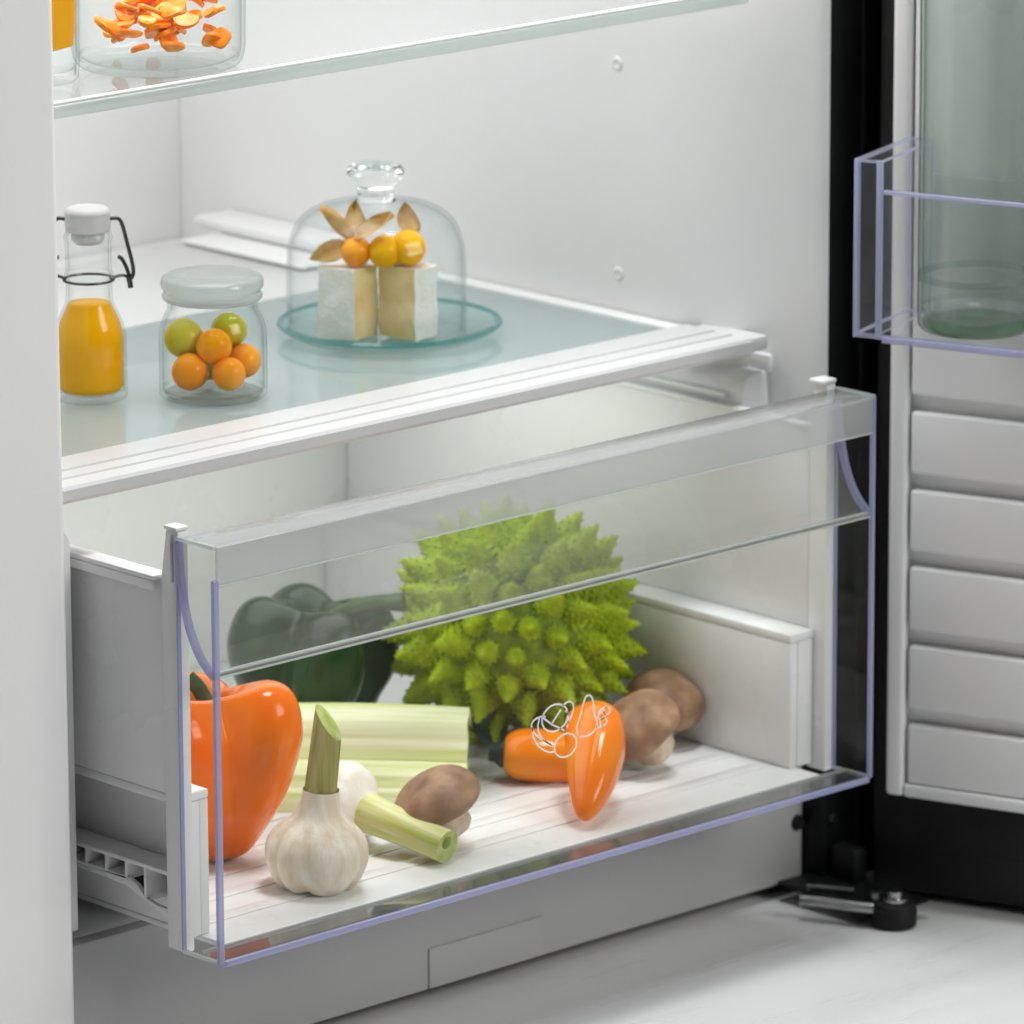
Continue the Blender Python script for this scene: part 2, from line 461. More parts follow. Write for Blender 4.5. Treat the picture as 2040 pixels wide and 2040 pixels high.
# stepped moulding low in the rear corner
mk('corner_step', box(0.440, 0.5025, 0.43, 0.5470, 0.2466, 0.2490, 0.0010), 'liner', FR)
mk('corner_step', box(0.470, 0.5025, 0.45, 0.5700, 0.2492, 0.2570, 0.003), 'liner', FR)
mk('rear_channel', box(-0.012, 0.5020, 0.5480, 0.6190, 0.2225, 0.2310, 0.002), 'liner', FR)
# thick side guides of the crisper compartment, rounded at the top front corner
def guide_poly(x_in, x_out, s):
    r = 0.012
    zt = 0.2235
    pts = [(x_out, -0.004), (x_in, -0.004)]
    for i in range(9):
        a = math.pi / 2 * i / 8
        pts.append((x_in + s * (r - r * math.cos(a)), zt - r + r * math.sin(a)))
    pts.append((x_out, zt))
    return pts
mk('side_guide', prism(guide_poly(0.5000, 0.5225, 1), 'y', 0.107, 0.62, 0.0012), 'liner', FR, sharp=50)
mk('side_guide', prism(guide_poly(-0.0098, -0.0345, -1), 'y', 0.107, 0.62, 0.0012), 'liner', FR, sharp=50)
mk('guide_cap', box(0.5195, 0.5245, 0.1045, 0.150, 0.2225, 0.2335, 0.002), 'white', FR)
mk('drawer_rail', box(0.4958, 0.5002, 0.118, 0.50, 0.2090, 0.2120, 0.0012), 'white', FR)
# compartment floor and plinth panel (one step down)
mk('compartment_floor', box(-0.034, 0.5225, 0.108, 0.62, -0.030, -0.0065, 0.004), 'liner', FR)
pl = mk('plinth_panel', box(-0.0300, 0.5475, 0.100, 0.125, -0.0950, -0.0085, 0.003), 'plinth', FR)
# hatch outline on the plinth: a flat flap with a narrow joint round it
mk('plinth_flap', box(0.240, 0.330, 0.0985, 0.1005, -0.0935, -0.0695, 0.0008), 'plinth', pl)
mk('plinth_screw', xform(lathe([(0, 0.002), (0.0042, 0.002), (0.005, 0.0), (0.005, -0.002)], 16), frame((0.5415, 0.0995, -0.058), (0, -1, 0))), 'rubber', pl)
# black cabinet frame
mk('cabinet_frame', box(0.5480, 0.602, 0.0845, 0.62, -0.097, 0.90, 0.002), 'black', FR)
mk('cabinet_frame', box(-0.170, -0.112, 0.0845, 0.62, -0.097, 0.90, 0.002), 'black', FR)
mk('frame_edge', box(0.5745, 0.5775, 0.0825, 0.0844, -0.095, 0.90, 0.0006), 'rubber', FR)
mk('base_tray', box(-0.042, 0.5478, 0.13, 0.60, -0.1005, -0.0955), 'black', FR)
# hinge and foot at the lower front corner
hb = mk('hinge_bracket', box(0.5230, 0.5640, 0.0120, 0.0980, -0.0935, -0.0905, 0.0010), 'black', FR)
mk('hinge_arm', tube(catmull([(0.506, 0.062, -0.0905), (0.513, 0.050, -0.0905), (0.519, 0.034, -0.0905), (0.526, 0.020, -0.0905)], 6), 0.0036, 12), 'steel', FR)
mk('hinge_arm', tube(catmull([(0.524, 0.074, -0.0890), (0.531, 0.062, -0.0890), (0.538, 0.048, -0.0890)], 6), 0.0022, 10), 'wire', FR)
mk('hinge_post', box(0.5520, 0.5640, 0.062, 0.0825, -0.0904, -0.070, 0.002), 'black', FR)
mk('hinge_bolt', xform(lathe([(0, 0.006), (0.0034, 0.006), (0.004, 0.004), (0.004, 0.0)], 6), Matrix.Translation((0.5370, 0.0290, -0.0904))), 'steel', FR)
mk('hinge_bolt', xform(lathe([(0, 0.003), (0.003, 0.003), (0.0034, 0.002), (0.0034, 0.0)], 12), frame((0.5550, 0.0840, -0.055), (0, -1, 0))), 'wire', FR)
ft = mk('foot', xform(lathe([(0, 0), (0.0115, 0), (0.0130, 0.0015), (0.0135, 0.010), (0.0120, 0.014), (0.009, 0.0155), (0, 0.0155)], 32), Matrix.Translation((0.5385, 0.0155, -0.1029))), 'rubber', FR)
mk('foot_screw', xform(lathe([(0.0, 0.0), (0.0075, 0.0), (0.0075, 0.0020), (0.0045, 0.0026), (0.0045, 0.0060), (0, 0.0060)], 24), Matrix.Translation((0.5385, 0.0155, -0.0873))), 'steel', ft)
# shelf pins on the right wall
def pin(y, z):
    mk('shelf_pin', xform(lathe([(0, 0.0002), (0.0016, 0.0004), (0.0026, 0.0012), (0.0036, 0.0010), (0.0046, 0.0), (0.0046, -0.001)], 24), frame((0.503, y, z), (-1, 0, 0))), 'pin', FR)
pin(0.2155, 0.3955)
pin(0.2145, 0.268)

# ---- door (a part of the refrigerator), opened past square
A = math.radians(19)
DE = Vector((math.sin(A), -math.cos(A), 0)); DN = Vector((-math.cos(A), -math.sin(A), 0))
DO = Vector((0.560, 0.045, 0))
DM = Matrix((DE, DN, Vector((0, 0, 1)))).transposed().to_4x4(); DM.translation = DO   # local x along door, y inwards, z up
def dbox(s0, s1, t0, t1, z0, z1, bev=0.0, segs=2):
    return xform(box(s0, s1, t0, t1, z0, z1, bev, segs), DM)
DOOR = mk('door', dbox(-0.018, 0.60, -0.075, -0.021, -0.0985, 1.25, 0.003), 'doorblack', FR)
mk('gasket', dbox(-0.013, 0.60, -0.0208, -0.0192, -0.070, 1.24, 0.0006), 'rubber', DOOR)
lin = mk('door_liner', dbox(0.0, 0.59, -0.0190, -0.0090, -0.0325, 1.23, 0.002), 'doorwhite', DOOR)
mk('liner_stile', dbox(0.0, 0.0115, -0.0089, 0.0, -0.0325, 1.23, 0.0028, 3), 'doorwhite', DOOR)
mk('liner_rail', dbox(0.0116, 0.59, -0.0089, 0.0, -0.0325, -0.0242, 0.0022, 3), 'doorwhite', DOOR)
tops = [0.0128, 0.0613, 0.1095, 0.1565, 0.2040, 1.20]
zb = -0.0238
for zt in tops:
    mk('liner_rib', dbox(0.0135, 0.585, -0.0089, -0.0012, zb, zt, 0.0022, 3), 'doorwhite', DOOR)
    zb = zt + 0.0100

# ------------------------------------------------------------------ door bin
b0 = DM @ Vector((0.0, 0.0, 0.2665))
BIN = thing('door_bin', b0, 'clear plastic bin hanging on the inside of the open door', 'door bin')
S0, S1 = 0.0115, 0.50
def dsheet(s0, s1, t0, t1, z0, z1):
    return xform(sheet(s0, s1, t0, t1, z0, z1), DM)
MB_ = ['bin', 'bin_edge']
mk('front_panel', dsheet(S0 + 0.0160, S1, 0.0720, 0.0745, 0.2665, 0.3490), MB_, BIN)
mk('bottom_panel', dsheet(S0, S1, 0.001, 0.0745, 0.2640, 0.2664), MB_, BIN)
mk('back_panel', dsheet(S0 + 0.0160, S1, 0.001, 0.003, 0.2665, 0.3480), MB_, BIN)
mk('end_panel', dsheet(S0, S0 + 0.0022, 0.001, 0.0745, 0.2665, 0.3665), MB_, BIN)
mk('end_panel', dsheet(S0 + 0.0136, S0 + 0.0158, 0.001, 0.0745, 0.2665, 0.3665), MB_, BIN)
mk('end_top', dsheet(S0, S0 + 0.0158, 0.001, 0.0745, 0.3666, 0.3684), MB_, BIN)
mk('end_front', dsheet(S0 + 0.0023, S0 + 0.0135, 0.0724, 0.0745, 0.2665, 0.3665), MB_, BIN)
for (sa, sb, wz0, wz1) in ((S0 - 0.0004, S0 + 0.0022, 0.2640, 0.3686), (S0 + 0.0136, S0 + 0.0176, 0.2640, 0.3686)):
    mk('corner_edge', dbox(sa, sb, 0.0740, 0.0764, wz0, wz1, 0.0008), 'bin_edge', BIN)
mk('rim', dbox(S0 + 0.018, S1, 0.0718, 0.0768, 0.3491, 0.3516, 0.0008), 'bin_edge', BIN)
mk('base_rim', dbox(S0 + 0.018, S1, 0.0718, 0.0768, 0.2622, 0.2662, 0.0008), 'bin_edge', BIN)

# green-tinted bottle in the bin
bc = DM @ Vector((0.0712, 0.037, 0.2668))
GB = thing('water_bottle', bc, 'tall pale green glass bottle standing in the door bin', 'bottle')
R_ = 0.034
prof = catmull([(0.0285, 0.0), (0.0325, 0.002), (R_, 0.008), (R_, 0.03), (R_ - 0.0004, 0.034), (R_, 0.04), (R_, 0.15), (R_, 0.20), (0.031, 0.225), (0.02, 0.25), (0.0135, 0.27), (0.013, 0.30), (0.0145, 0.302), (0.0145, 0.31)], 5)
inn = [(max(r - 0.0024, 0.001), z + (0.007 if z < 0.01 else 0)) for r, z in reversed(prof)]
body = lathe([(0, 0.004)] + prof + inn + [(0, 0.008)], 64)
mk('bottle_glass', xform(body, Matrix.Translation(bc)), 'greenglass', GB, sharp=60)
mk('bottle_base', xform(lathe([(0, 0.0006), (0.028, 0.0006), (0.0308, 0.003), (0.0308, 0.0055), (0.026, 0.0068), (0, 0.0068)], 48), Matrix.Translation(bc)), 'greenbase', GB)

# ------------------------------------------------------------------ shelves
def make_shelf(z, name, label, y0, glass, low):
    T = thing(name, (0.24, 0.33, z), label, 'shelf')
    x0, x1 = -0.0135, 0.5015
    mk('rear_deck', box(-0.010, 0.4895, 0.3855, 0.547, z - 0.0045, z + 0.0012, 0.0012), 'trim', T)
    mk('glass_pane', sheet(-0.010, 0.4895, y0 + 0.0521, 0.385, z - 0.0040, z), [glass, 'shelfedge'], T)
    return T
SH = make_shelf(0.2445, 'glass_shelf', 'frosted glass shelf with white plastic trim above the vegetable drawer', 0.105, 'shelfglass', True)
# profile of the front trim (y, z) with two long grooves
tp = [(0.1020, 0.2375), (0.1005, 0.2395), (0.1005, 0.2450), (0.1020, 0.2468), (0.1140, 0.2470), (0.1146, 0.2452), (0.1172, 0.2452), (0.1178, 0.2470),
      (0.1290, 0.2470), (0.1296, 0.2452), (0.1322, 0.2452), (0.1328, 0.2470), (0.1562, 0.2468), (0.1568, 0.2463), (0.1568, 0.2385), (0.1040, 0.2375)]
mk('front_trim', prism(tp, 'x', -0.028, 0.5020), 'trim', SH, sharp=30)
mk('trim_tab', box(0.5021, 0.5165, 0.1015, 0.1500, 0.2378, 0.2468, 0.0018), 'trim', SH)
mk('side_trim', box(0.4896, 0.5018, 0.1570, 0.547, 0.2385, 0.2462, 0.0015), 'white', SH)
US = thing('glass_shelf', (0.24, 0.33, 0.4525), 'upper glass shelf at the top edge, carrying a dish of carrot slices', 'shelf')
mk('glass_pane', sheet(-0.010, 0.4895, 0.108, 0.555, 0.4482, 0.4522), ['shelfglass_up', 'shelfedge'], US)
mk('front_trim', box(-0.028, 0.5010, 0.1035, 0.1078, 0.4455, 0.4530, 0.0012), 'shelfedge', US)
mk('trim_lip', box(-0.028, 0.5010, 0.1040, 0.1075, 0.4531, 0.4545, 0.0005), 'white', US)

# ------------------------------------------------------------------ crisper drawer
DR = thing('crisper_drawer', (0.25, 0.24, 0.0), 'pulled-out vegetable drawer with clear plastic front and white tray', 'drawer')
H = 0.2290
Zf = 0.0022
tray = box(0.0205, 0.4795, 0.020, 0.45, -0.0012, Zf, 0.001)
mk('tray_floor', tray, 'drawer', DR)
for k in range(7):
    yy = 0.052 + k * 0.030
    mk('floor_rib', box(0.035, 0.465, yy, yy + 0.011, Zf + 0.0001, Zf + 0.0007, 0.0003), 'drawer', DR)
# stepped side walls: narrow below, a ledge, wider above
for m_ in (0, 1):
    def sx(a, b):
        return (a, b) if m_ == 0 else (0.5 - b, 0.5 - a)
    mk('lower_wall', box(*sx(0.0205, 0.0268), 0.0400, 0.45, 0.0024, 0.0785, 0.0008), 'drawer', DR)
    mk('ledge', box(*sx(0.0036, 0.0270), 0.0395, 0.45, 0.0786, 0.0838, 0.0012), 'drawer', DR)
    mk('ledge_end', box(*sx(0.0078, 0.0204), 0.0398, 0.0425, 0.0024, 0.0785, 0.0005), 'drawer', DR)
    mk('upper_wall', box(*sx(0.0036, 0.0072), 0.0448, 0.45, 0.0839, 0.2028, 0.0006), 'drawer', DR)
mk('back_wall', box(0.0036, 0.4964, 0.4505, 0.454, 0.0, 0.2025, 0.001), 'drawer', DR)
mk('side_rim', box(-0.0035, 0.0085, 0.0465, 0.45, 0.2030, 0.2060, 0.0010), 'white', DR)
mk('side_rim', box(0.4915, 0.5, 0.0465, 0.45, 0.2030, 0.2060, 0.0010), 'white', DR)
mk('rim_flange', box(-0.0030, -0.0010, 0.0470, 0.45, 0.1975, 0.2028, 0.0006), 'white', DR)
# front flange with gusset on each side (y, z)
gp = [(0.0302, -0.001), (0.0302, 0.2320), (0.0400, 0.2320), (0.0445, 0.2060), (0.0445, -0.001)]
mk('front_flange', prism(gp, 'x', 0.0005, 0.0075, 0.0008), 'drawer', DR)
mk('front_flange', prism(gp, 'x', 0.4925, 0.4995, 0.0008), 'drawer', DR)
gg = [(0.0447, 0.2058), (0.0402, 0.2318), (0.0380, 0.2318), (0.0380, 0.2058)]
mk('flange_cap', box(0.4885, 0.5005, 0.0303, 0.0415, 0.2322, 0.2350, 0.0009), 'white', DR)
mk('flange_cap', box(-0.0005, 0.0085, 0.0303, 0.0410, 0.2322, 0.2345, 0.0009), 'white', DR)
mk('flange_rib', box(-0.0012, 0.0004, 0.0345, 0.0362, 0.204, 0.230, 0.0004), 'drawer', DR)
# guide rail with open slots on the outer left side, lower part
mk('guide_rail', box(0.0022, 0.0200, 0.0450, 0.44, 0.0385, 0.0410, 0.0006), 'drawer', DR)
mk('guide_rail', box(0.0022, 0.0200, 0.0800, 0.44, 0.0285, 0.0305, 0.0006), 'drawer', DR)
mk('guide_skirt', prism([(0.0450, 0.0135), (0.0450, 0.0195), (0.0560, 0.0200), (0.0640, 0.0215), (0.0720, 0.0280), (0.0800, 0.0305), (0.1300, 0.0290), (0.1300, 0.0265), (0.082, 0.0255)], 'x', 0.0022, 0.0050, 0.0004), 'drawer', DR)
for yy in (0.0640, 0.0800, 0.0970, 0.1140, 0.1310, 0.1480):
    mk('rail_post', box(0.0025, 0.0195, yy, yy + 0.0022, 0.0195 if yy < 0.07 else 0.0300, 0.0390, 0.0004), 'drawer', DR)
mk('slot_shade_back', box(0.0180, 0.0203, 0.0450, 0.44, 0.0190, 0.0390), 'rubber', DR)  # black sheet behind the open slots, their shade put into the colour

# ---- clear front
T2 = 0.0026
CE = ['clear', 'edge']
z1, z2 = 0.1575, 0.2085
FP = mk('front_panel', box(0.0014, 0.4986, 0.0, T2, 0.0014, z1), 'clear', DR)
# curved grip recess behind the opening
arc = catmull([(0.0016, z1 + 0.0006), (0.0120, 0.1665), (0.0205, 0.1800), (0.0260, 0.1985), (0.0285, 0.2180), (0.0290, H - 0.0022)], 6)
mk('grip_recess', strip(arc, 0.0022, 'x', 0.0030, 0.4970), 'clear_grip', FP, sharp=60)
mk('grip_top', box(0.0015, 0.4985, 0.0015, 0.0298, H - 0.0022, H, 0.0004), 'clear_lip', FP)
mk('grip_lip', box(0.0015, 0.4985, -0.0006, 0.0014, z2, H, 0.0004), 'clear_lip', FP)
mk('lip_edge', box(0.0015, 0.4985, -0.0008, 0.0016, z2 - 0.0012, z2 - 0.0001, 0.0003), 'shelfedge', FP)
mk('recess_edge', box(0.0020, 0.4980, -0.0006, 0.0020, z1 + 0.0001, z1 + 0.0012, 0.0003), 'shelfedge', FP)
mk('recess_seam', box(0.0022, 0.4978, 0.0002, 0.0030, z1 + 0.0013, z1 + 0.0021, 0.0002), 'seam', FP)
mk('recess_edge', box(0.0022, 0.4978, 0.0010, 0.0040, z1 + 0.0022, z1 + 0.0034, 0.0003), 'shelfedge', FP)
for xa, xb in ((-0.0012, 0.0012), (0.4988, 0.5012)):
    dir_ = 1 if xa < 0.1 else -1
    mk('end_panel', box(xa, xb, 0.0010, 0.0300, 0.0012, H - 0.0004), 'clear', FP)
    mk('corner_edge', box(xa - 0.0004, xb + 0.0012 * (dir_ > 0), -0.0010, 0.0020, 0.0, z2 + 0.003 if dir_ > 0 else H + 0.0004, 0.0009), 'edge', FP)
    mk('back_edge', box(xa, xb, 0.0294, 0.0305, 0.0012, H), 'edge', FP)
    mk('grip_side_edge', strip([(a, b) for a, b in arc], 0.0030, 'x', xa - 0.0006, xb + 0.0006), 'edge', FP, sharp=60)
    mk('top_edge', box(xa - 0.0003, xb + 0.0003, 0.0, 0.0300, H - 0.0010, H + 0.0012, 0.0005), 'shelfedge', FP)
    mk('bottom_edge', box(xa - 0.0003, xb + 0.0003, 0.0021, 0.0300, -0.0006, 0.0012, 0.0004), 'shelfedge', FP)
mk('base_panel', box(0.0014, 0.4986, 0.0027, 0.0198, 0.0, 0.0014), 'clear_base', FP)
mk('base_edge', box(0.0026, 0.4980, -0.0016, 0.0018, -0.0022, 0.0012, 0.0007), 'edge', FP)
mk('tray_edge', box(0.0026, 0.4980, 0.0176, 0.0196, 0.0002, 0.0026, 0.0005), 'clear_lip', FP)

# printed outline drawing of vegetables on the clear front
ICX, ICZ = 0.2520, 0.0770
def icon_line(pts, closed=False, smooth=True, parent=None):
    P = [(ICX + x * 0.00090, -0.0002, ICZ + z * 0.00070) for x, z in pts]
    if closed:
        P = P + [P[0]]
    if smooth and len(P) > 2:
        P = catmull(P, 5)
    bm = bmesh.new()
    # flat ribbon with a little thickness
    n = len(P); w = 0.00048
    L, Rr = [], []
    for i in range(n):
        a, b = Vector(P[max(i - 1, 0)]), Vector(P[min(i + 1, n - 1)])
        if closed and i in (0, n - 1):
            a, b = Vector(P[-2]), Vector(P[1])
        d = (b - a); d = Vector((d.x, 0, d.z)).normalized()
        nn = Vector((-d.z, 0, d.x)) * w
        p = Vector(P[i])
        L.append(bm.verts.new(p + nn)); Rr.append(bm.verts.new(p - nn))
    for i in range(n - 1):
        bm.faces.new((L[i], L[i + 1], Rr[i + 1], Rr[i]))
    r = bmesh.ops.extrude_face_region(bm, geom=list(bm.faces))
    bmesh.ops.translate(bm, vec=(0, 0.00012, 0), verts=[g for g in r['geom'] if isinstance(g, bmesh.types.BMVert)])
    return bm
def circ(cx, cz, rx, rz, n=14, a0=0.0):
    return [(cx + rx * math.cos(a0 + 2 * math.pi * i / n), cz + rz * math.sin(a0 + 2 * math.pi * i / n)) for i in range(n)]
ICON = mk('vegetable_icon', icon_line(circ(2, -10, 9.5, 9.5), True), 'print', DR)
tag(ICON, 'fine white outline drawing of vegetables printed on the clear front')
for pts, cl, sm in (
    ([(-9, -7), (-17, -1), (-24.5, 7), (-27, 14), (-24, 18), (-18, 19), (-15, 18)], False, True),
    ([(-26.5, 13), (-25, 3), (-20, -6), (-12, -12), (-7.5, -12.5)], False, True),
    ([(-20, 19), (-21.5, 10), (-18, 1), (-9, -8)], False, True),
    (circ(-7, 15, 11, 11, 14), True, True),
    ([(-17.5, 18), (-10, 10.5), (1, 2.5)], False, False),
    ([(-10, 10.5), (-2, 20.5)], False, False),
    ([(-1, 23), (4, 25.5), (8, 23.5), (8.5, 17), (5, 9), (3, 4)], False, True),
    ([(2, 19), (4.5, 14), (4.5, 7)], False, True),
    ([(12, -3), (11.5, 3), (14.5, 11), (17, 20), (20, 26), (24, 25), (26, 18), (26.5, 10), (29, 3), (27, -4), (21, -7), (14.5, -6)], False, True),
    (circ(33, 6.5, 3.0, 3.0, 10), True, True),
    (circ(37.5, 9.5, 2.8, 2.8, 10), True, True),
    (circ(34.5, 1.0, 3.0, 3.0, 10), True, True),
    ([(28, -1), (31, -2.5), (34, -2)], False, True),
    ([(30, 9.5), (33, 12), (38, 12.6)], False, True)):
    mk('icon_line', icon_line(pts, cl, sm), 'print', ICON)

# ================================================================== vegetables in the drawer
def pepper_bm(rad, height, lobes=4, amp=0.10, taper=0.8, seed=0, dimple=0.16, segs=84, ph=0.0, lean=0.0):
    """lobes peak at th = -ph/lobes; lean pushes the upper lobes further out"""
    prof = catmull([(0.0, 1 - dimple), (0.14, 1 - dimple * 0.85), (0.36, 0.965), (0.62, 1.0), (0.86, 0.92), (0.99, 0.74), (0.97, 0.55), (0.84, 0.34), (0.45 + 0.45 * taper, 0.12), (0.28 + 0.3 * taper, 0.03), (0.24 * taper + 0.05, 0.0), (0.0, 0.02)], 5)
    rs = random.Random(seed)
    la = [rs.uniform(0.7, 1.2) for _ in range(lobes)]
    la[0] = 1.25
    def fn(th, r, z):
        k = math.cos(lobes * th + ph)
        which = int(math.floor((th + ph / lobes) / (2 * math.pi) * lobes + 0.5)) % lobes
        a = amp * la[which] * (0.55 + lean * max(0.0, z - 0.35))
        groove = -abs(math.sin((lobes * th + ph) / 2)) ** 8
        f = 1 + a * 0.6 * k + amp * 0.8 * groove
        rr = r * rad * f
        zz = z + (0.05 * k * max(0.0, (z - 0.7)) / 0.3 * r)
        return Vector((rr * math.cos(th), rr * math.sin(th), zz * height))
    bm = lathe(prof, segs, fn)
    return wobble(bm, rad * 0.07, 16, seed)

# big orange bell pepper
c = Vector((0.1180, 0.1385, Zf))
OP = thing('bell_pepper', c, 'large glossy orange bell pepper at the left end of the drawer', 'pepper')
phi = math.atan2(RH.y, RH.x)
mt_ = Matrix.Translation(c + Vector((0, 0, 0.0006))) @ Matrix.Rotation(math.radians(-4), 4, Vector((VH.x, VH.y, 0))) @ Matrix.Rotation(phi - 0.15, 4, 'Z')
mk('flesh', xform(pepper_bm(0.0450, 0.0985, 3, 0.18, 0.12, 3, lean=2.2), mt_), 'opepper', OP, sharp=80)
mk('stem', xform(tube(catmull([(0, 0, 0.078), (0, 0.001, 0.088), (-0.004, 0.003, 0.098), (-0.010, 0.004, 0.104)], 5), [0.009, 0.008, 0.0065, 0.006, 0.0055, 0.005, 0.0048, 0.0047, 0.0046, 0.0046, 0.0046, 0.0046, 0.0047, 0.0048, 0.005, 0.005], 12), mt_), 'stemgreen', OP)

# dark green bell pepper lying behind the celery
c = Vector((0.2955, 0.2715, Zf))
GP = thing('bell_pepper', c, 'dark green bell pepper standing behind the pale celery', 'pepper')
mt_ = Matrix.Translation(c + Vector((0, 0, 0.0012))) @ Matrix.Rotation(math.radians(7), 4, Vector((VH.x, VH.y, 0))) @ Matrix.Rotation(phi + 0.35, 4, 'Z')
mk('flesh', xform(pepper_bm(0.0480, 0.0890, 4, 0.20, 0.9, 11, dimple=0.26, lean=0.6), mt_), 'gpepper', GP, sharp=80)
p0 = c + Vector((0, 0, 0.0655)) + RH * 0.006
mk('stem', tube(catmull([p0, p0 + RH * 0.012 + Vector((0, 0, 0.0140)) - VH * 0.006, p0 + RH * 0.032 + Vector((0, 0, 0.0260)) - VH * 0.014, p0 + RH * 0.056 + Vector((0, 0, 0.0300)) - VH * 0.020], 5),
               [0.0085, 0.008, 0.0075] + [0.006] * 4 + [0.0052] * 5 + [0.0050] * 2 + [0.0056, 0.0056], 12), 'stemgreen', GP)

# romanesco: a head of conical florets set on a spiral, its point turned to the front
def floret_bm(n=70, seed=0):
    """a cone of small pointed buds on a golden-angle spiral"""
    bm = bmesh.new()
    rs = random.Random(seed)
    merge(bm, lathe([(0, 1.05), (0.065, 0.94), (0.185, 0.69), (0.31, 0.38), (0.40, 0.10), (0.42, -0.15), (0.32, -0.5), (0, -0.55)], 18))
    ga = math.pi * (3 - math.sqrt(5))
    for i in range(n):
        t = (i + 0.6) / n
        h = 1.06 - 1.12 * t ** 0.60
        rr = 0.44 * (1 - (max(h, -0.1) + 0.06) / 1.18) ** 0.92
        th = i * ga
        s = 0.030 + 0.092 * t ** 0.8
        d = Vector((math.cos(th) * 0.85, math.sin(th) * 0.85, 0.75 - 0.5 * t)).normalized()
        cone = lathe([(0, 1.45), (0.34, 0.85), (0.66, 0.30), (0.74, -0.1), (0.5, -0.5)], 7)
        xform(cone, frame((rr * math.cos(th) * 0.97, rr * math.sin(th) * 0.97, h), d, rs.random()) @ Matrix.Scale(s, 4))
        merge(bm, cone)
    return bm
RC = Vector((0.3965, 0.1935, 0.0735))
RO = thing('romanesco', (RC.x, RC.y, Zf), 'bright green romanesco head with pointed spiral florets', 'romanesco')
RA = (-VH * 0.93 + RH * 0.16 - Vector((0, 0, 0.12)) + Vector((0, 0, 0.22))).normalized()
q = RA.to_track_quat('Z', 'X').to_matrix().to_4x4()
RMAT = Matrix.Translation(RC) @ q
core = lathe(catmull([(0, 0.055), (0.020, 0.050), (0.038, 0.036), (0.049, 0.012), (0.049, -0.012), (0.040, -0.034), (0.022, -0.050), (0, -0.054)], 4), 36)
mk('heart', xform(core, RMAT), 'romancore', RO)
fl_meshes = []
for k in range(3):
    bmf = finish(floret_bm(72 + 8 * k, k), 60)
    me = bpy.data.meshes.new('floret')
    bmf.to_mesh(me); bmf.free()
    me.materials.append(M['roman'])
    fl_meshes.append(me)
NF = 96
ga = math.pi * (3 - math.sqrt(5))
rs = random.Random(5)
bpy.context.view_layer.update()
for i in range(NF):
    t = (i + 0.5) / NF
    cz = 1 - 1.72 * t
    th = i * ga
    sr = math.sqrt(max(0, 1 - cz * cz))
    d = Vector((sr * math.cos(th), sr * math.sin(th), cz))
    base = Vector((d.x * 0.0500, d.y * 0.0500, d.z * 0.0500))
    size = (0.0165 + 0.0125 * min(1.0, t * 2.0) ** 0.8) * rs.uniform(0.88, 1.14)
    dd = (d + Vector((rs.uniform(-.12, .12), rs.uniform(-.12, .12), 0.10 + rs.uniform(-.1, .1)))).normalized()
    mw = RMAT @ frame(base * (0.99 - 0.04 * t), dd, rs.uniform(0, 6.28)) @ Matrix.Diagonal((size * 1.05, size * 1.05, size * rs.uniform(1.0, 1.15), 1))
    wp = mw @ Vector((0, 0, 0.6))
    if wp.z < 0.010:
        continue
    o = bpy.data.objects.new('floret', fl_meshes[i % 3])
    COL.objects.link(o)
    o.parent = RO
    o.matrix_world = mw
# leaves at its foot and behind
def leaf_bm(length, width, curl, wav, seed, th=0.0007):
    bm = bmesh.new()
    nu, nv = 20, 12
    grid = []
    for i in range(nu + 1):
        u = i / nu
        w = width * math.sin(math.pi * min(1, u * 0.9 + 0.08)) ** 0.7
        row = []
        for j in range(nv + 1):
            v = j / nv * 2 - 1
            x = v * w * 0.5 * (1 + 0.08 * math.sin(u * 22 + seed))
            z = curl * u * u + abs(v) ** 2 * 0.2 * width + wav * math.sin(u * 16 + seed + v * 2) * abs(v) ** 1.5
            row.append(bm.verts.new((x, u * length, z)))
        grid.append(row)
    for i in range(nu):
        for j in range(nv):
            bm.faces.new((grid[i][j], grid[i][j + 1], grid[i + 1][j + 1], grid[i + 1][j]))
    bmesh.ops.solidify(bm, geom=list(bm.faces), thickness=th)
    return bm
def leaf(parent, base, direction, roll, length, width, curl, wav, seed, mat):
    d = Vector(direction).normalized()
    xx = d.cross(Vector((0, 0, 1))).normalized()
    zz = xx.cross(d)
    mm = Matrix((xx, d, zz)).transposed().to_4x4() @ Matrix.Rotation(roll, 4, 'Y')
    mm.translation = Vector(base)
    return mk('leaf', xform(leaf_bm(length, width, curl, wav, seed), mm), mat, parent, sharp=80)
lb = Vector((0.352, 0.163, 0.006))
leaf(RO, lb + Vector((0.012, 0.016, 0.006)), (-0.2, -0.3, 0.55), 0.3, 0.026, 0.024, 0.006, 0.003, 1.0, 'leaf')
leaf(RO, lb + Vector((0.016, 0.004, 0.001)), (-0.3, -0.45, 0.35), -0.5, 0.022, 0.020, 0.006, 0.003, 2.3, 'leaf')
leaf(RO, lb + Vector((0.022, -0.008, 0.001)), (0.1, -0.45, 0.35), 0.4, 0.020, 0.018, 0.004, 0.003, 4.1, 'leaf')

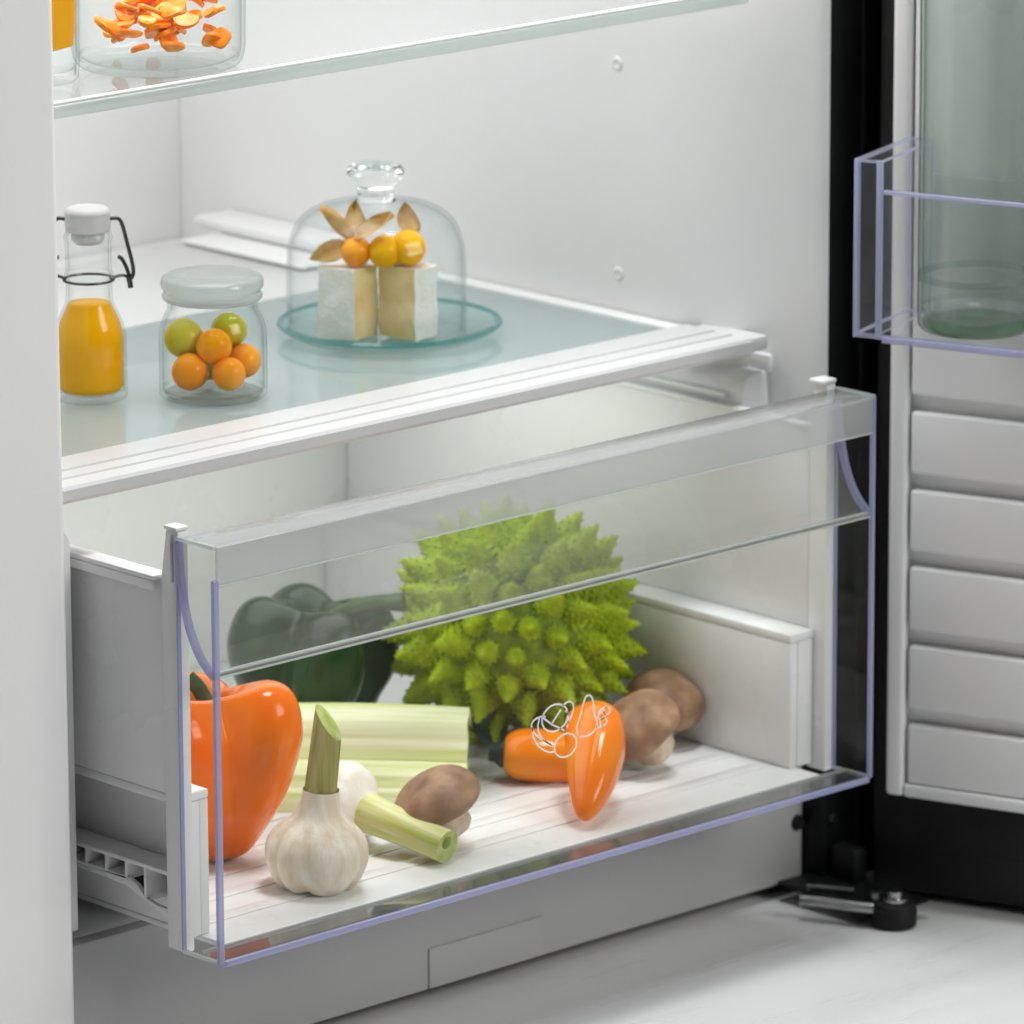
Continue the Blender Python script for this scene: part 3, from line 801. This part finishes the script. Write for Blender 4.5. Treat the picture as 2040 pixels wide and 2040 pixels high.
# celery: ribbed, curved pieces lying across
def celery_bm(length, w, h, ribs, seed, th=0.0045):
    """half-round channel along x, ribs outward, cut square at both ends"""
    n = 64
    outp, inp = [], []
    for i in range(n + 1):
        a = math.pi * (-0.06 + 1.12 * i / n)
        rb = 1 + 0.030 * math.cos(ribs * 2 * a + seed) + 0.008 * math.cos(ribs * 5.3 * a + seed * 2)
        outp.append((w * math.cos(a) * rb, h * math.sin(a) * rb))
        inp.append(((w - th) * math.cos(a), (h - th) * math.sin(a)))
    poly = outp + list(reversed(inp))
    bm = bmesh.new()
    L = 14
    rings = []
    for k in range(L + 1):
        u = k / L
        s = 1.0 - 0.05 * u
        bend = 0.002 * math.sin(u * 3)
        rings.append([bm.verts.new((length * (u - 0.5) + (0.0004 * math.sin(i * 0.35 + seed) if k in (0, L) else 0), y * s + bend, z * s)) for i, (y, z) in enumerate(poly)])
    m_ = len(poly)
    for k in range(L):
        for i in range(m_):
            j = (i + 1) % m_
            bm.faces.new((rings[k][i], rings[k][j], rings[k + 1][j], rings[k + 1][i]))
    for ring, rev in ((rings[0], True), (rings[-1], False)):
        for i in range(n):
            q4 = [ring[i], ring[i + 1], ring[m_ - 2 - i], ring[m_ - 1 - i]]
            f = bm.faces.new(q4 if not rev else list(reversed(q4)))
            f.material_index = 1
    return bm
def celery(center, ang, tilt, length, w, h, ribs, seed, label):
    c = Vector(center)
    d = (RH * math.cos(ang) + VH * math.sin(ang)).normalized()
    yv = Vector((0, 0, 1)).cross(d).normalized()
    mm = Matrix((d, yv, Vector((0, 0, 1)))).transposed().to_4x4()
    mm.translation = c
    mm = mm @ Matrix.Rotation(tilt, 4, 'X')
    T = thing('celery_stalk', (c.x, c.y, Zf), label, 'celery')
    mk('stalk', celery_bm(length, w, h, ribs, seed), ['celery', 'celery_cut'], T, sharp=50, mw=mm)
    return T
celery((0.2740, 0.2010, 0.0195), -0.04, 0.75, 0.136, 0.0265, 0.0290, 4, 0.4, 'upper pale green celery piece lying on another, below the green pepper')
celery((0.2450, 0.1660, 0.0035), -0.04, 0.42, 0.128, 0.0240, 0.0215, 5, 2.0, 'lower pale celery piece on the tray behind the garlic')

# garlic
def garlic_bm(rad, height, cloves=9, seed=0):
    prof = catmull([(0.0, 0.06), (0.2, 0.02), (0.5, 0.0), (0.8, 0.10), (0.97, 0.30), (1.0, 0.46), (0.92, 0.64), (0.70, 0.80), (0.52, 0.90), (0.43, 1.0), (0.375, 1.12), (0.345, 1.26)], 5)
    rs = random.Random(seed)
    ph = [rs.uniform(-0.12, 0.12) for _ in range(cloves)]
    def fn(th, r, z):
        u = th * cloves / (2 * math.pi)
        k = abs(math.sin(math.pi * (u + 0.3 * math.sin(th * 2 + seed))))
        fall = max(0.0, 1 - max(0, z - 0.45) / 0.5)
        low = 1.0 if z > 0.15 else 1.5
        f = 1 - 0.060 * fall * low * (1 - k) ** 2.0 + 0.02 * math.sin(th * 3 + seed)
        zz = z - (0.05 * k * max(0, 0.3 - z) / 0.3) * (r > 0.2)
        return Vector((r * rad * f * math.cos(th), r * rad * f * math.sin(th), zz * height))
    return lathe(prof, 90, fn)
c = Vector((0.1220, 0.0620, Zf + 0.0010))
GA = thing('garlic_bulb', c, 'plump cream garlic bulb with an upright green stalk, nearest the front', 'garlic')
mt_ = Matrix.Translation(c) @ Matrix.Rotation(math.radians(4), 4, Vector((VH.x, VH.y, 0)))
mk('bulb', xform(garlic_bm(0.0290, 0.0440, 8, 1), mt_), 'garlic', GA, sharp=80)
st = tube(catmull([(0, 0, 0.040), (-0.0005, 0, 0.055), (0.001, 0, 0.080), (0.002, 0, 0.103)], 6), [0.0130, 0.0116, 0.0106, 0.0100, 0.0096, 0.0093, 0.0091, 0.0089, 0.0088, 0.0087, 0.0086, 0.0085, 0.0084, 0.0083, 0.0081, 0.0079, 0.0077, 0.0075, 0.0073], 24)
xform(st, mt_ @ Matrix.Diagonal((1, 1, 1, 1)))
# slanting cut at the top
cut_c = mt_ @ Vector((0.001, 0, 0.0945))
cut_n = (RH * 0.80 + Vector((0, 0, 0.62)) - VH * 0.25).normalized()
rr_ = bmesh.ops.bisect_plane(st, geom=list(st.verts) + list(st.edges) + list(st.faces), plane_co=cut_c, plane_no=cut_n, clear_outer=True)
ed = [g for g in rr_['geom_cut'] if isinstance(g, bmesh.types.BMEdge)]
nf = bmesh.ops.contextual_create(st, geom=ed)
for f in nf['faces']:
    f.material_index = 1
mk('stalk', st, ['gstalk', 'gcut'], GA, sharp=50)

c2 = Vector((0.1890, 0.1140, Zf + 0.0235))
ax2 = (Vector((0.2015, 0.0375, Zf + 0.0105)) - c2).normalized()
G2 = thing('garlic_bulb', (c2.x, c2.y, Zf), 'white garlic bulb lying on its side with its green stalk toward the front mushroom', 'garlic')
mt_ = frame(c2 - ax2 * 0.016, ax2, 0.4)
mk('bulb', xform(garlic_bm(0.0235, 0.036, 8, 4), mt_), 'garlic_w', G2, sharp=80)
mk('stalk', tube([(0, 0, 0.031 + 0.0055 * i) for i in range(12)], [0.0118, 0.0112, 0.0108, 0.0105, 0.0102, 0.01, 0.0098, 0.0097, 0.0096, 0.0095, 0.0095, 0.0095], 28, True, 1), ['gstalk2', 'gcut'], G2, sharp=50, mw=mt_)
mk('stalk_hollow', xform(lathe([(0, 0.0), (0.0030, 0.0), (0.0038, -0.0004)], 20), mt_ @ Matrix.Translation((0.003, 0.0, 0.031 + 0.0055 * 11 + 0.0006))), 'gcutdark', G2)

# mushrooms
def mushroom(center, axis, rad, caph, stem_r, stem_l, label, roll=0.0, seed=0, squash=(1, 1)):
    """axis points from stem to the crown of the cap"""
    c = Vector(center); ax = Vector(axis).normalized()
    T = thing('mushroom', (c.x, c.y, Zf), label, 'mushroom', 'brown mushrooms in the drawer')
    mm = frame(c, ax, roll) @ Matrix.Diagonal((squash[0], squash[1], 1, 1))
    prof = catmull([(0, caph), (rad * 0.45, caph * 0.93), (rad * 0.80, caph * 0.66), (rad * 0.98, caph * 0.25), (rad * 1.0, 0.0), (rad * 0.93, -caph * 0.16), (rad * 0.78, -caph * 0.14), (rad * 0.5, -caph * 0.04), (0, 0.0)], 5)
    def mf(k): return 1 if k >= 29 else 0
    mk('cap', xform(wobble(lathe(prof, 56, None, mf), rad * 0.10, 40, seed), mm), ['mush', 'gills'], T, sharp=70)
    mk('stem', xform(wobble(tube([(0, 0, -stem_l + stem_l * i / 8 * 1.05) for i in range(9)], [stem_r * 0.85, stem_r * 1.05, stem_r * 1.08, stem_r, stem_r * 0.96, stem_r * 0.95, stem_r * 0.97, stem_r, stem_r * 1.05], 28), rad * 0.06, 60, seed), mm), 'mush_stem', T, sharp=50)
    return T
up = Vector((0, 0, 1))
mushroom((0.2220, 0.0700, Zf + 0.0245), (-0.45 * RH - 0.10 * VH + 0.80 * up), 0.0268, 0.0190, 0.0110, 0.0185,
         'brown mushroom in front of the celery beside the garlic stalk', 0.5, 3)
mushroom((0.4085, 0.0980, Zf + 0.0250), (-0.50 * RH - 0.25 * VH + 0.78 * up), 0.0262, 0.0200, 0.0120, 0.0200,
         'brown mushroom touching the upright small orange pepper', 0.2, 8)
mushroom((0.4560, 0.1285, Zf + 0.0235), (0.15 * RH - 0.30 * VH + 0.80 * up), 0.0238, 0.0200, 0.0115, 0.0180,
         'rightmost brown mushroom, resting near the drawer side', 1.2, 15)

# small orange peppers
def mini_pepper(p_tip, p_top, rad, label, seed, stem_mat, bendv=(0, 0, 0)):
    a, b = Vector(p_tip), Vector(p_top)
    L = (b - a).length
    T = thing('mini_pepper', ((a.x + b.x) / 2, (a.y + b.y) / 2, Zf), label, 'small pepper')
    prof = catmull([(0, 0), (0.22, 0.015), (0.48, 0.10), (0.78, 0.30), (0.97, 0.55), (1.0, 0.72), (0.92, 0.88), (0.66, 0.975), (0.34, 0.985), (0.0, 0.955)], 6)
    bv = Vector(bendv)
    def fn(th, r, z):
        f = 1 + 0.045 * math.cos(3 * th + seed) - 0.05 * abs(math.sin(1.5 * th + seed)) ** 8
        return Vector((r * rad * f * math.cos(th), r * rad * f * math.sin(th), z * L))
    bm = lathe(prof, 56, fn)
    xform(bm, frame(a, b - a, seed))
    for v in bm.verts:
        u = (v.co - a).dot(b - a) / (L * L)
        v.co += bv * (4 * u * (1 - u))
    mk('flesh', bm, 'minipepper', T, sharp=80)
    d = (b - a).normalized()
    mk('stem', tube([b - d * L * 0.06, b + d * 0.001, b + d * 0.004, b + d * 0.008], [rad * 0.52, rad * 0.50, rad * 0.34, rad * 0.30], 14), stem_mat, T)
    return T
mini_pepper((0.3015, 0.0350, Zf + 0.0075), (0.3570, 0.0850, Zf + 0.0480), 0.0178, 'small orange pepper leaning with its tip toward the front', 1.0, 'stemgreen', (0.004, -0.002, 0.004))
mini_pepper((0.3850, 0.0920, Zf + 0.0115), (0.3365, 0.1400, Zf + 0.0165), 0.0163, 'small orange pepper lying flat with a dark stem end toward the celery', 4.0, 'stemdark')

# ================================================================== things on the middle shelf
ZS = 0.2449
# --- cheese plate and dome
PC = Vector((0.3625, 0.2640, ZS))
PT = thing('cheese_plate', PC, 'round aqua glass plate under the cheese dome', 'plate')
pb = lathe([(0, 0.0), (0.047, 0.0), (0.058, 0.0018), (0.0655, 0.0062), (0.0668, 0.0078), (0.0655, 0.0092), (0.062, 0.0082), (0.056, 0.0052), (0.044, 0.0040), (0, 0.0040)], 96, None, lambda k: 1 if k in (3, 4, 5) else 0)
mk('plate_body', xform(pb, Matrix.Translation(PC)), ['plate', 'plate_rim'], PT, sharp=60)
DC = PC + RH * -0.0075 + Vector((0, 0, 0.0046))
DT = thing('glass_dome', DC, 'clear glass cheese dome with round knob over the cheese', 'glass dome')
dp_ = catmull([(0.0526, 0.0), (0.0530, 0.012), (0.0530, 0.034), (0.0518, 0.050), (0.0466, 0.0635), (0.0365, 0.0715), (0.0230, 0.0752), (0.0125, 0.0768)], 6)
din = [(r - 0.0016, z - (0.0016 if z > 0.055 else 0)) for r, z in reversed(dp_)]
mk('dome_shell', xform(lathe(dp_ + din + [dp_[0]], 96), Matrix.Translation(DC)), 'dome', DT, sharp=70)
kp = catmull([(0.0120, 0.0766), (0.0108, 0.0800), (0.0112, 0.0845), (0.0140, 0.0880), (0.0165, 0.0915), (0.0168, 0.0945), (0.0145, 0.0970), (0.0080, 0.0985), (0.0, 0.0988)], 5)
mk('knob', xform(lathe([(0, 0.0766)] + kp, 48), Matrix.Translation(DC)), 'knob', DT, sharp=60)

# --- two cheese blocks
def cheese(corner, d_left, l_left, d_right, l_right, h, left_cut, label):
    """a block with its near upright edge at corner; two side faces run along d_left and d_right"""
    p = Vector(corner); a = Vector(d_left).normalized() * l_left; b = Vector(d_right).normalized() * l_right
    T = thing('cheese_block', (p + a * .5 + b * .5), label, 'cheese')
    bm = bmesh.new()
    nx, ny, nz = 14, 14, 12
    def P(u, v, w):
        return p + a * u + b * v + Vector((0, 0, h * w))
    def grid(f, n1, n2, mi):
        g = [[bm.verts.new(f(i / n1, j / n2)) for j in range(n2 + 1)] for i in range(n1 + 1)]
        for i in range(n1):
            for j in range(n2):
                q_ = bm.faces.new((g[i][j], g[i + 1][j], g[i + 1][j + 1], g[i][j + 1])); q_.material_index = mi
    grid(lambda u, w: P(u, 0, w), nx, nz, 0 if left_cut else 1)
    grid(lambda v, w: P(0, v, w), ny, nz, 1 if left_cut else 0)
    grid(lambda u, w: P(u, 1, w), nx, nz, 1)
    grid(lambda v, w: P(1, v, w), ny, nz, 1)
    grid(lambda u, v: P(u, v, 1), nx, ny, 1)
    grid(lambda u, v: P(u, v, 0), nx, ny, 1)
    bmesh.ops.remove_doubles(bm, verts=bm.verts, dist=1e-5)
    bmesh.ops.recalc_face_normals(bm, faces=bm.faces)
    sharp_e = [e for e in bm.edges if len(e.link_faces) == 2 and e.calc_face_angle(0) > 0.8]
    wobble(bm, 0.0012, 70, p.x * 30)
    wobble(bm, 0.0005, 300, p.x * 10)
    bm.normal_update()
    mk('block', bm, ['cheese', 'rind'], T, sharp=45)
    # small holes in the cut face
    rs = random.Random(int(p.x * 9999))
    face = a if left_cut else b
    nrm = face.cross(Vector((0, 0, 1))).normalized()
    if nrm.dot(-VH) < 0: nrm = -nrm
    return T
zc = ZS + 0.0048
eL = Vector((0.3215, 0.2490, zc)); 
cheese(eL, (-RH * 0.90 + VH * 0.44), 0.0240, (RH * 0.62 + VH * 0.78), 0.0210, 0.0425, False, 'left white-rind cheese piece under the glass dome')
eR = eL + RH * 0.0355 - VH * 0.002
cheese(eR, (-RH * 0.82 + VH * 0.57), 0.0265, (RH * 0.64 + VH * 0.77), 0.0200, 0.0425, True, 'right golden cut cheese piece under the glass dome')

# --- physalis berries on the cheese
def berry_bm(r, seed=0):
    bm = bmesh.new()
    bmesh.ops.create_uvsphere(bm, u_segments=36, v_segments=22, radius=r)
    return wobble(bm, r * 0.04, 50, seed)
def petal_bm(length, width, cup, curl):
    bm = bmesh.new(); nu, nv = 12, 8; g = []
    for i in range(nu + 1):
        u = i / nu
        w = width * (math.sin(math.pi * (0.12 + 0.88 * u)) ** 0.8) * (1 - 0.25 * u)
        if u > 0.999: w = width * 0.02
        row = []
        for j in range(nv + 1):
            v = j / nv * 2 - 1
            row.append(bm.verts.new((v * w / 2, u * length, cup * (v * v) * width + curl * u * u + 0.0006 * math.sin(v * 9 + u * 5))))
        g.append(row)
    for i in range(nu):
        for j in range(nv):
            bm.faces.new((g[i][j], g[i][j + 1], g[i + 1][j + 1], g[i + 1][j]))
    bmesh.ops.solidify(bm, geom=list(bm.faces), thickness=0.0004)
    return bm
def berry(pos, r, mat, label, petals=(), seed=0, cat='physalis', name='physalis', group=None):
    pos = Vector(pos)
    T = thing(name, pos - Vector((0, 0, r)), label, cat, group)
    mk('berry', xform(berry_bm(r, seed), Matrix.Translation(pos)), mat, T, sharp=80)
    for (d, ln, wd, cup, curl, roll, off) in petals:
        d = Vector(d).normalized()
        xx = d.cross(Vector((0, 0, 1))).normalized(); zz = xx.cross(d)
        mm = Matrix((xx, d, zz)).transposed().to_4x4() @ Matrix.Rotation(roll, 4, 'Y')
        mm.translation = pos + Vector(off)
        mk('husk_leaf', xform(petal_bm(ln * 1.18, wd * 1.2, cup, curl * 1.2), mm), 'husk', T, sharp=80)
    return T
zt = zc + 0.0425
berry(at(eL, 0.0010, 0.0425 + 0.0088, 0.0100), 0.0090, 'berry', 'leftmost orange physalis on the cheese with open papery husk',
      (((-RH * 0.9 + up * 0.75), 0.0230, 0.0130, 0.25, 0.003, 0.9, -RH * 0.002 + up * 0.006), ((-RH * 1.0 - up * 0.30), 0.0200, 0.0120, 0.25, -0.006, -1.2, -RH * 0.005 + up * 0.003),
       ((RH * 0.8 + up * 0.35 - VH * 0.2), 0.0240, 0.0125, 0.25, 0.004, 0.7, up * 0.0085), ((-RH * 0.1 + up * 0.4 + VH * 0.6), 0.0200, 0.0120, 0.25, 0.004, 0.2, up * 0.008)), 1)
berry(at(eR, -0.0178, 0.0425 + 0.0092, 0.0110), 0.0098, 'berry_y', 'middle yellow-orange physalis on the cheese', (), 2)
berry(at(eR, -0.0040, 0.0425 + 0.0108, 0.0130), 0.0106, 'berry_y', 'rightmost large yellow physalis on the cheese',
      (((-RH * 0.3 + up * 0.5 + VH * 0.5), 0.0160, 0.0160, 0.3, 0.004, 0.2, up * 0.004 + VH * 0.008),), 3)

# --- glass jar with fruit
JC = Vector((0.1840, 0.2150, ZS))
JT = thing('glass_jar', JC, 'small clear glass jar with glass lid holding physalis and grapes', 'jar')
jp = catmull([(0.0265, 0.0), (0.0298, 0.0015), (0.0306, 0.006), (0.0306, 0.030), (0.0300, 0.040), (0.0278, 0.0465), (0.0258, 0.0500), (0.0255, 0.0530), (0.0262, 0.0560)], 6)
jin = [(r - 0.0018, z + (0.0035 if z < 0.004 else 0)) for r, z in reversed(jp)]
mk('jar_body', xform(lathe([(0, 0.0008)] + jp + jin + [(0, 0.0042)], 80), Matrix.Translation(JC)), 'glass', JT, sharp=60)
mk('jar_base', xform(lathe([(0, 0.0010), (0.0262, 0.0010), (0.0278, 0.0030), (0.0262, 0.0036), (0, 0.0036)], 48), Matrix.Translation(JC)), 'lid', JT)
lp = catmull([(0.0268, 0.0563), (0.0282, 0.0575), (0.0284, 0.0595), (0.0272, 0.0606), (0.0274, 0.0618), (0.0290, 0.0640), (0.0290, 0.0672), (0.0270, 0.0700), (0.0190, 0.0712), (0.0, 0.0714)], 4)
mk('lid', xform(lathe([(0, 0.0563)] + lp, 80), Matrix.Translation(JC)), 'lid', JT, sharp=60)
fruits = [(-0.0125, 0.0128, -0.0110, 0.0100, 'berry', 'orange physalis at the lower left inside the jar'),
          (0.0010, 0.0268, -0.0085, 0.0096, 'berry', 'orange physalis on top of the fruit inside the jar'),
          (0.0095, 0.0125, -0.0150, 0.0090, 'berry', 'front orange physalis at the bottom of the jar'),
          (0.0175, 0.0160, 0.0020, 0.0092, 'berry', 'orange physalis against the right side of the jar'),
          (-0.0165, 0.0295, 0.0010, 0.0108, 'berry_g', 'big green grape at the upper left inside the jar'),
          (0.0085, 0.0320, 0.0095, 0.0098, 'berry_g', 'green grape behind the top orange berry in the jar'),
          (-0.0040, 0.0130, 0.0110, 0.0095, 'berry_g', 'green grape at the back of the jar floor'),]
for k, (a_, u_, d_, r_, mt2, lab) in enumerate(fruits):
    berry(at(JC, a_, u_ + 0.0040, d_), r_ * 1.06, mt2, lab, (), k + 5, 'grape' if mt2 == 'berry_g' else 'physalis', 'grape' if mt2 == 'berry_g' else 'physalis')

# --- swing-top bottle
BC = Vector((0.1305, 0.2590, ZS))
BT = thing('swing_top_bottle', BC, 'small swing-top glass bottle of orange juice beside the jar', 'bottle')
bp_ = catmull([(0.0170, 0.0), (0.0198, 0.0012), (0.0206, 0.0045), (0.0206, 0.0300), (0.0203, 0.0365), (0.0185, 0.0445), (0.0150, 0.0525), (0.0133, 0.0580), (0.0130, 0.0680), (0.0138, 0.0700), (0.0138, 0.0725), (0.0130, 0.0745), (0.0132, 0.0900), (0.0138, 0.0930), (0.0130, 0.0960)], 5)
bin_ = [(r - 0.0014, z + (0.0042 if z < 0.003 else 0)) for r, z in reversed(bp_)]
mk('bottle_glass', xform(lathe([(0, 0.0006)] + bp_ + bin_ + [(0, 0.0048)], 64), Matrix.Translation(BC)), 'glass', BT, sharp=60)
jl = [(0, 0.0054), (0.0168, 0.0054)] + [(r - 0.0018, z) for r, z in bp_ if 0.0055 < z < 0.0555] + [(0.0117, 0.0556), (0, 0.0556)]
mk('juice', xform(lathe(jl, 64), Matrix.Translation(BC)), 'juice', BT, sharp=60)
mk('stopper', xform(lathe(catmull([(0, 0.0965), (0.0110, 0.0965), (0.0128, 0.0985), (0.0128, 0.1060), (0.0125, 0.1085), (0.0095, 0.1105), (0, 0.1110)], 4), 48), Matrix.Translation(BC)), 'cap', BT, sharp=50)
mk('seal', xform(lathe([(0.0, 0.0890), (0.0072, 0.0895), (0.0095, 0.0920), (0.0095, 0.0962), (0, 0.0962)], 32), Matrix.Translation(BC)), 'cap', BT)
def W(a_, z_, d_=0.0):
    return at(BC, a_, z_, d_)
for s in (-1, 1):
    mk('wire_bail', tube(catmull([W(s * 0.0120, 0.1035), W(s * 0.0165, 0.1040), W(s * 0.0192, 0.1010), W(s * 0.0222, 0.0890), W(s * 0.0250, 0.0765), W(s * 0.0248, 0.0710), W(s * 0.0232, 0.0700), W(s * 0.0212, 0.0760), W(s * 0.0185, 0.0810), W(s * 0.0165, 0.0818)], 5), 0.00115, 10), 'wire', BT)
    mk('wire_lever', tube(catmull([W(s * 0.0125, 0.0705, -0.005), W(s * 0.0190, 0.0712), W(s * 0.0225, 0.0690), W(s * 0.0235, 0.0640)], 5), [0.0009] * 10 + [0.0016] * 6, 10), 'wire', BT)
mk('wire_collar', tube([W(0.0143 * math.cos(t_ * math.pi / 12), 0.0690, 0.0143 * math.sin(t_ * math.pi / 12)) for t_ in range(25)], 0.0008, 8, False), 'wire', BT)

# ================================================================== upper shelf
ZU = 0.4526
UC = Vector((0.0985, 0.1560, ZU))
UD = thing('glass_dish', UC, 'glass dish of orange carrot slices on the upper shelf', 'dish')
up_ = catmull([(0.034, 0.0), (0.043, 0.0015), (0.0468, 0.008), (0.0475, 0.022), (0.0480, 0.046)], 6)
uin = [(r - 0.0022, z + (0.004 if z < 0.004 else 0)) for r, z in reversed(up_)]
mk('dish_glass', xform(lathe([(0, 0.001)] + up_ + uin + [(0, 0.005)], 80), Matrix.Translation(UC)), 'glass', UD, sharp=60)
rs = random.Random(3)
n_ = 0
for k in range(44):
    rad_ = 0.034 * math.sqrt(rs.random()); th = rs.uniform(0, 6.28); h_ = 0.0125 + 0.026 * (k / 44)
    d = Vector((rs.uniform(-.6, .6), rs.uniform(-.6, .6), rs.uniform(0.3, 1.0))).normalized()
    c_ = UC + Vector((rad_ * math.cos(th), rad_ * math.sin(th), h_))
    r_ = rs.uniform(0.0055, 0.0085) * (0.75 if rad_ > 0.027 else 1.0)
    q_ = wobble(lathe([(0, 0.0012), (r_ * 0.55, 0.0016), (r_ * 0.95, 0.0011), (r_, 0.0), (r_ * 0.95, -0.0011), (0, -0.0012)], 18), r_ * 0.25, 120, k)
    tag(mk('carrot_slice', xform(q_, frame(c_, d, rs.uniform(0, 3))), 'carrot'), 'orange carrot slice heaped in the upper glass dish', 'carrot', 'carrot slices in the dish')
GC = Vector((0.0240, 0.1650, ZU))
GT = thing('drinking_glass', GC, 'small glass with orange content at the upper left corner', 'glass')
gp_ = catmull([(0.014, 0.0), (0.0188, 0.001), (0.0205, 0.006), (0.0210, 0.03), (0.0215, 0.06)], 6)
gin = [(r - 0.0016, z + (0.006 if z < 0.004 else 0)) for r, z in reversed(gp_)]
mk('glass_body', xform(lathe([(0, 0.0006)] + gp_ + gin + [(0, 0.007)], 64), Matrix.Translation(GC)), 'glass', GT, sharp=60)
mk('juice', xform(lathe([(0, 0.0175), (0.010, 0.0175), (0.0176, 0.0200), (0.0186, 0.030), (0.0190, 0.048), (0, 0.048)], 48), Matrix.Translation(GC)), 'juice', GT, sharp=50)
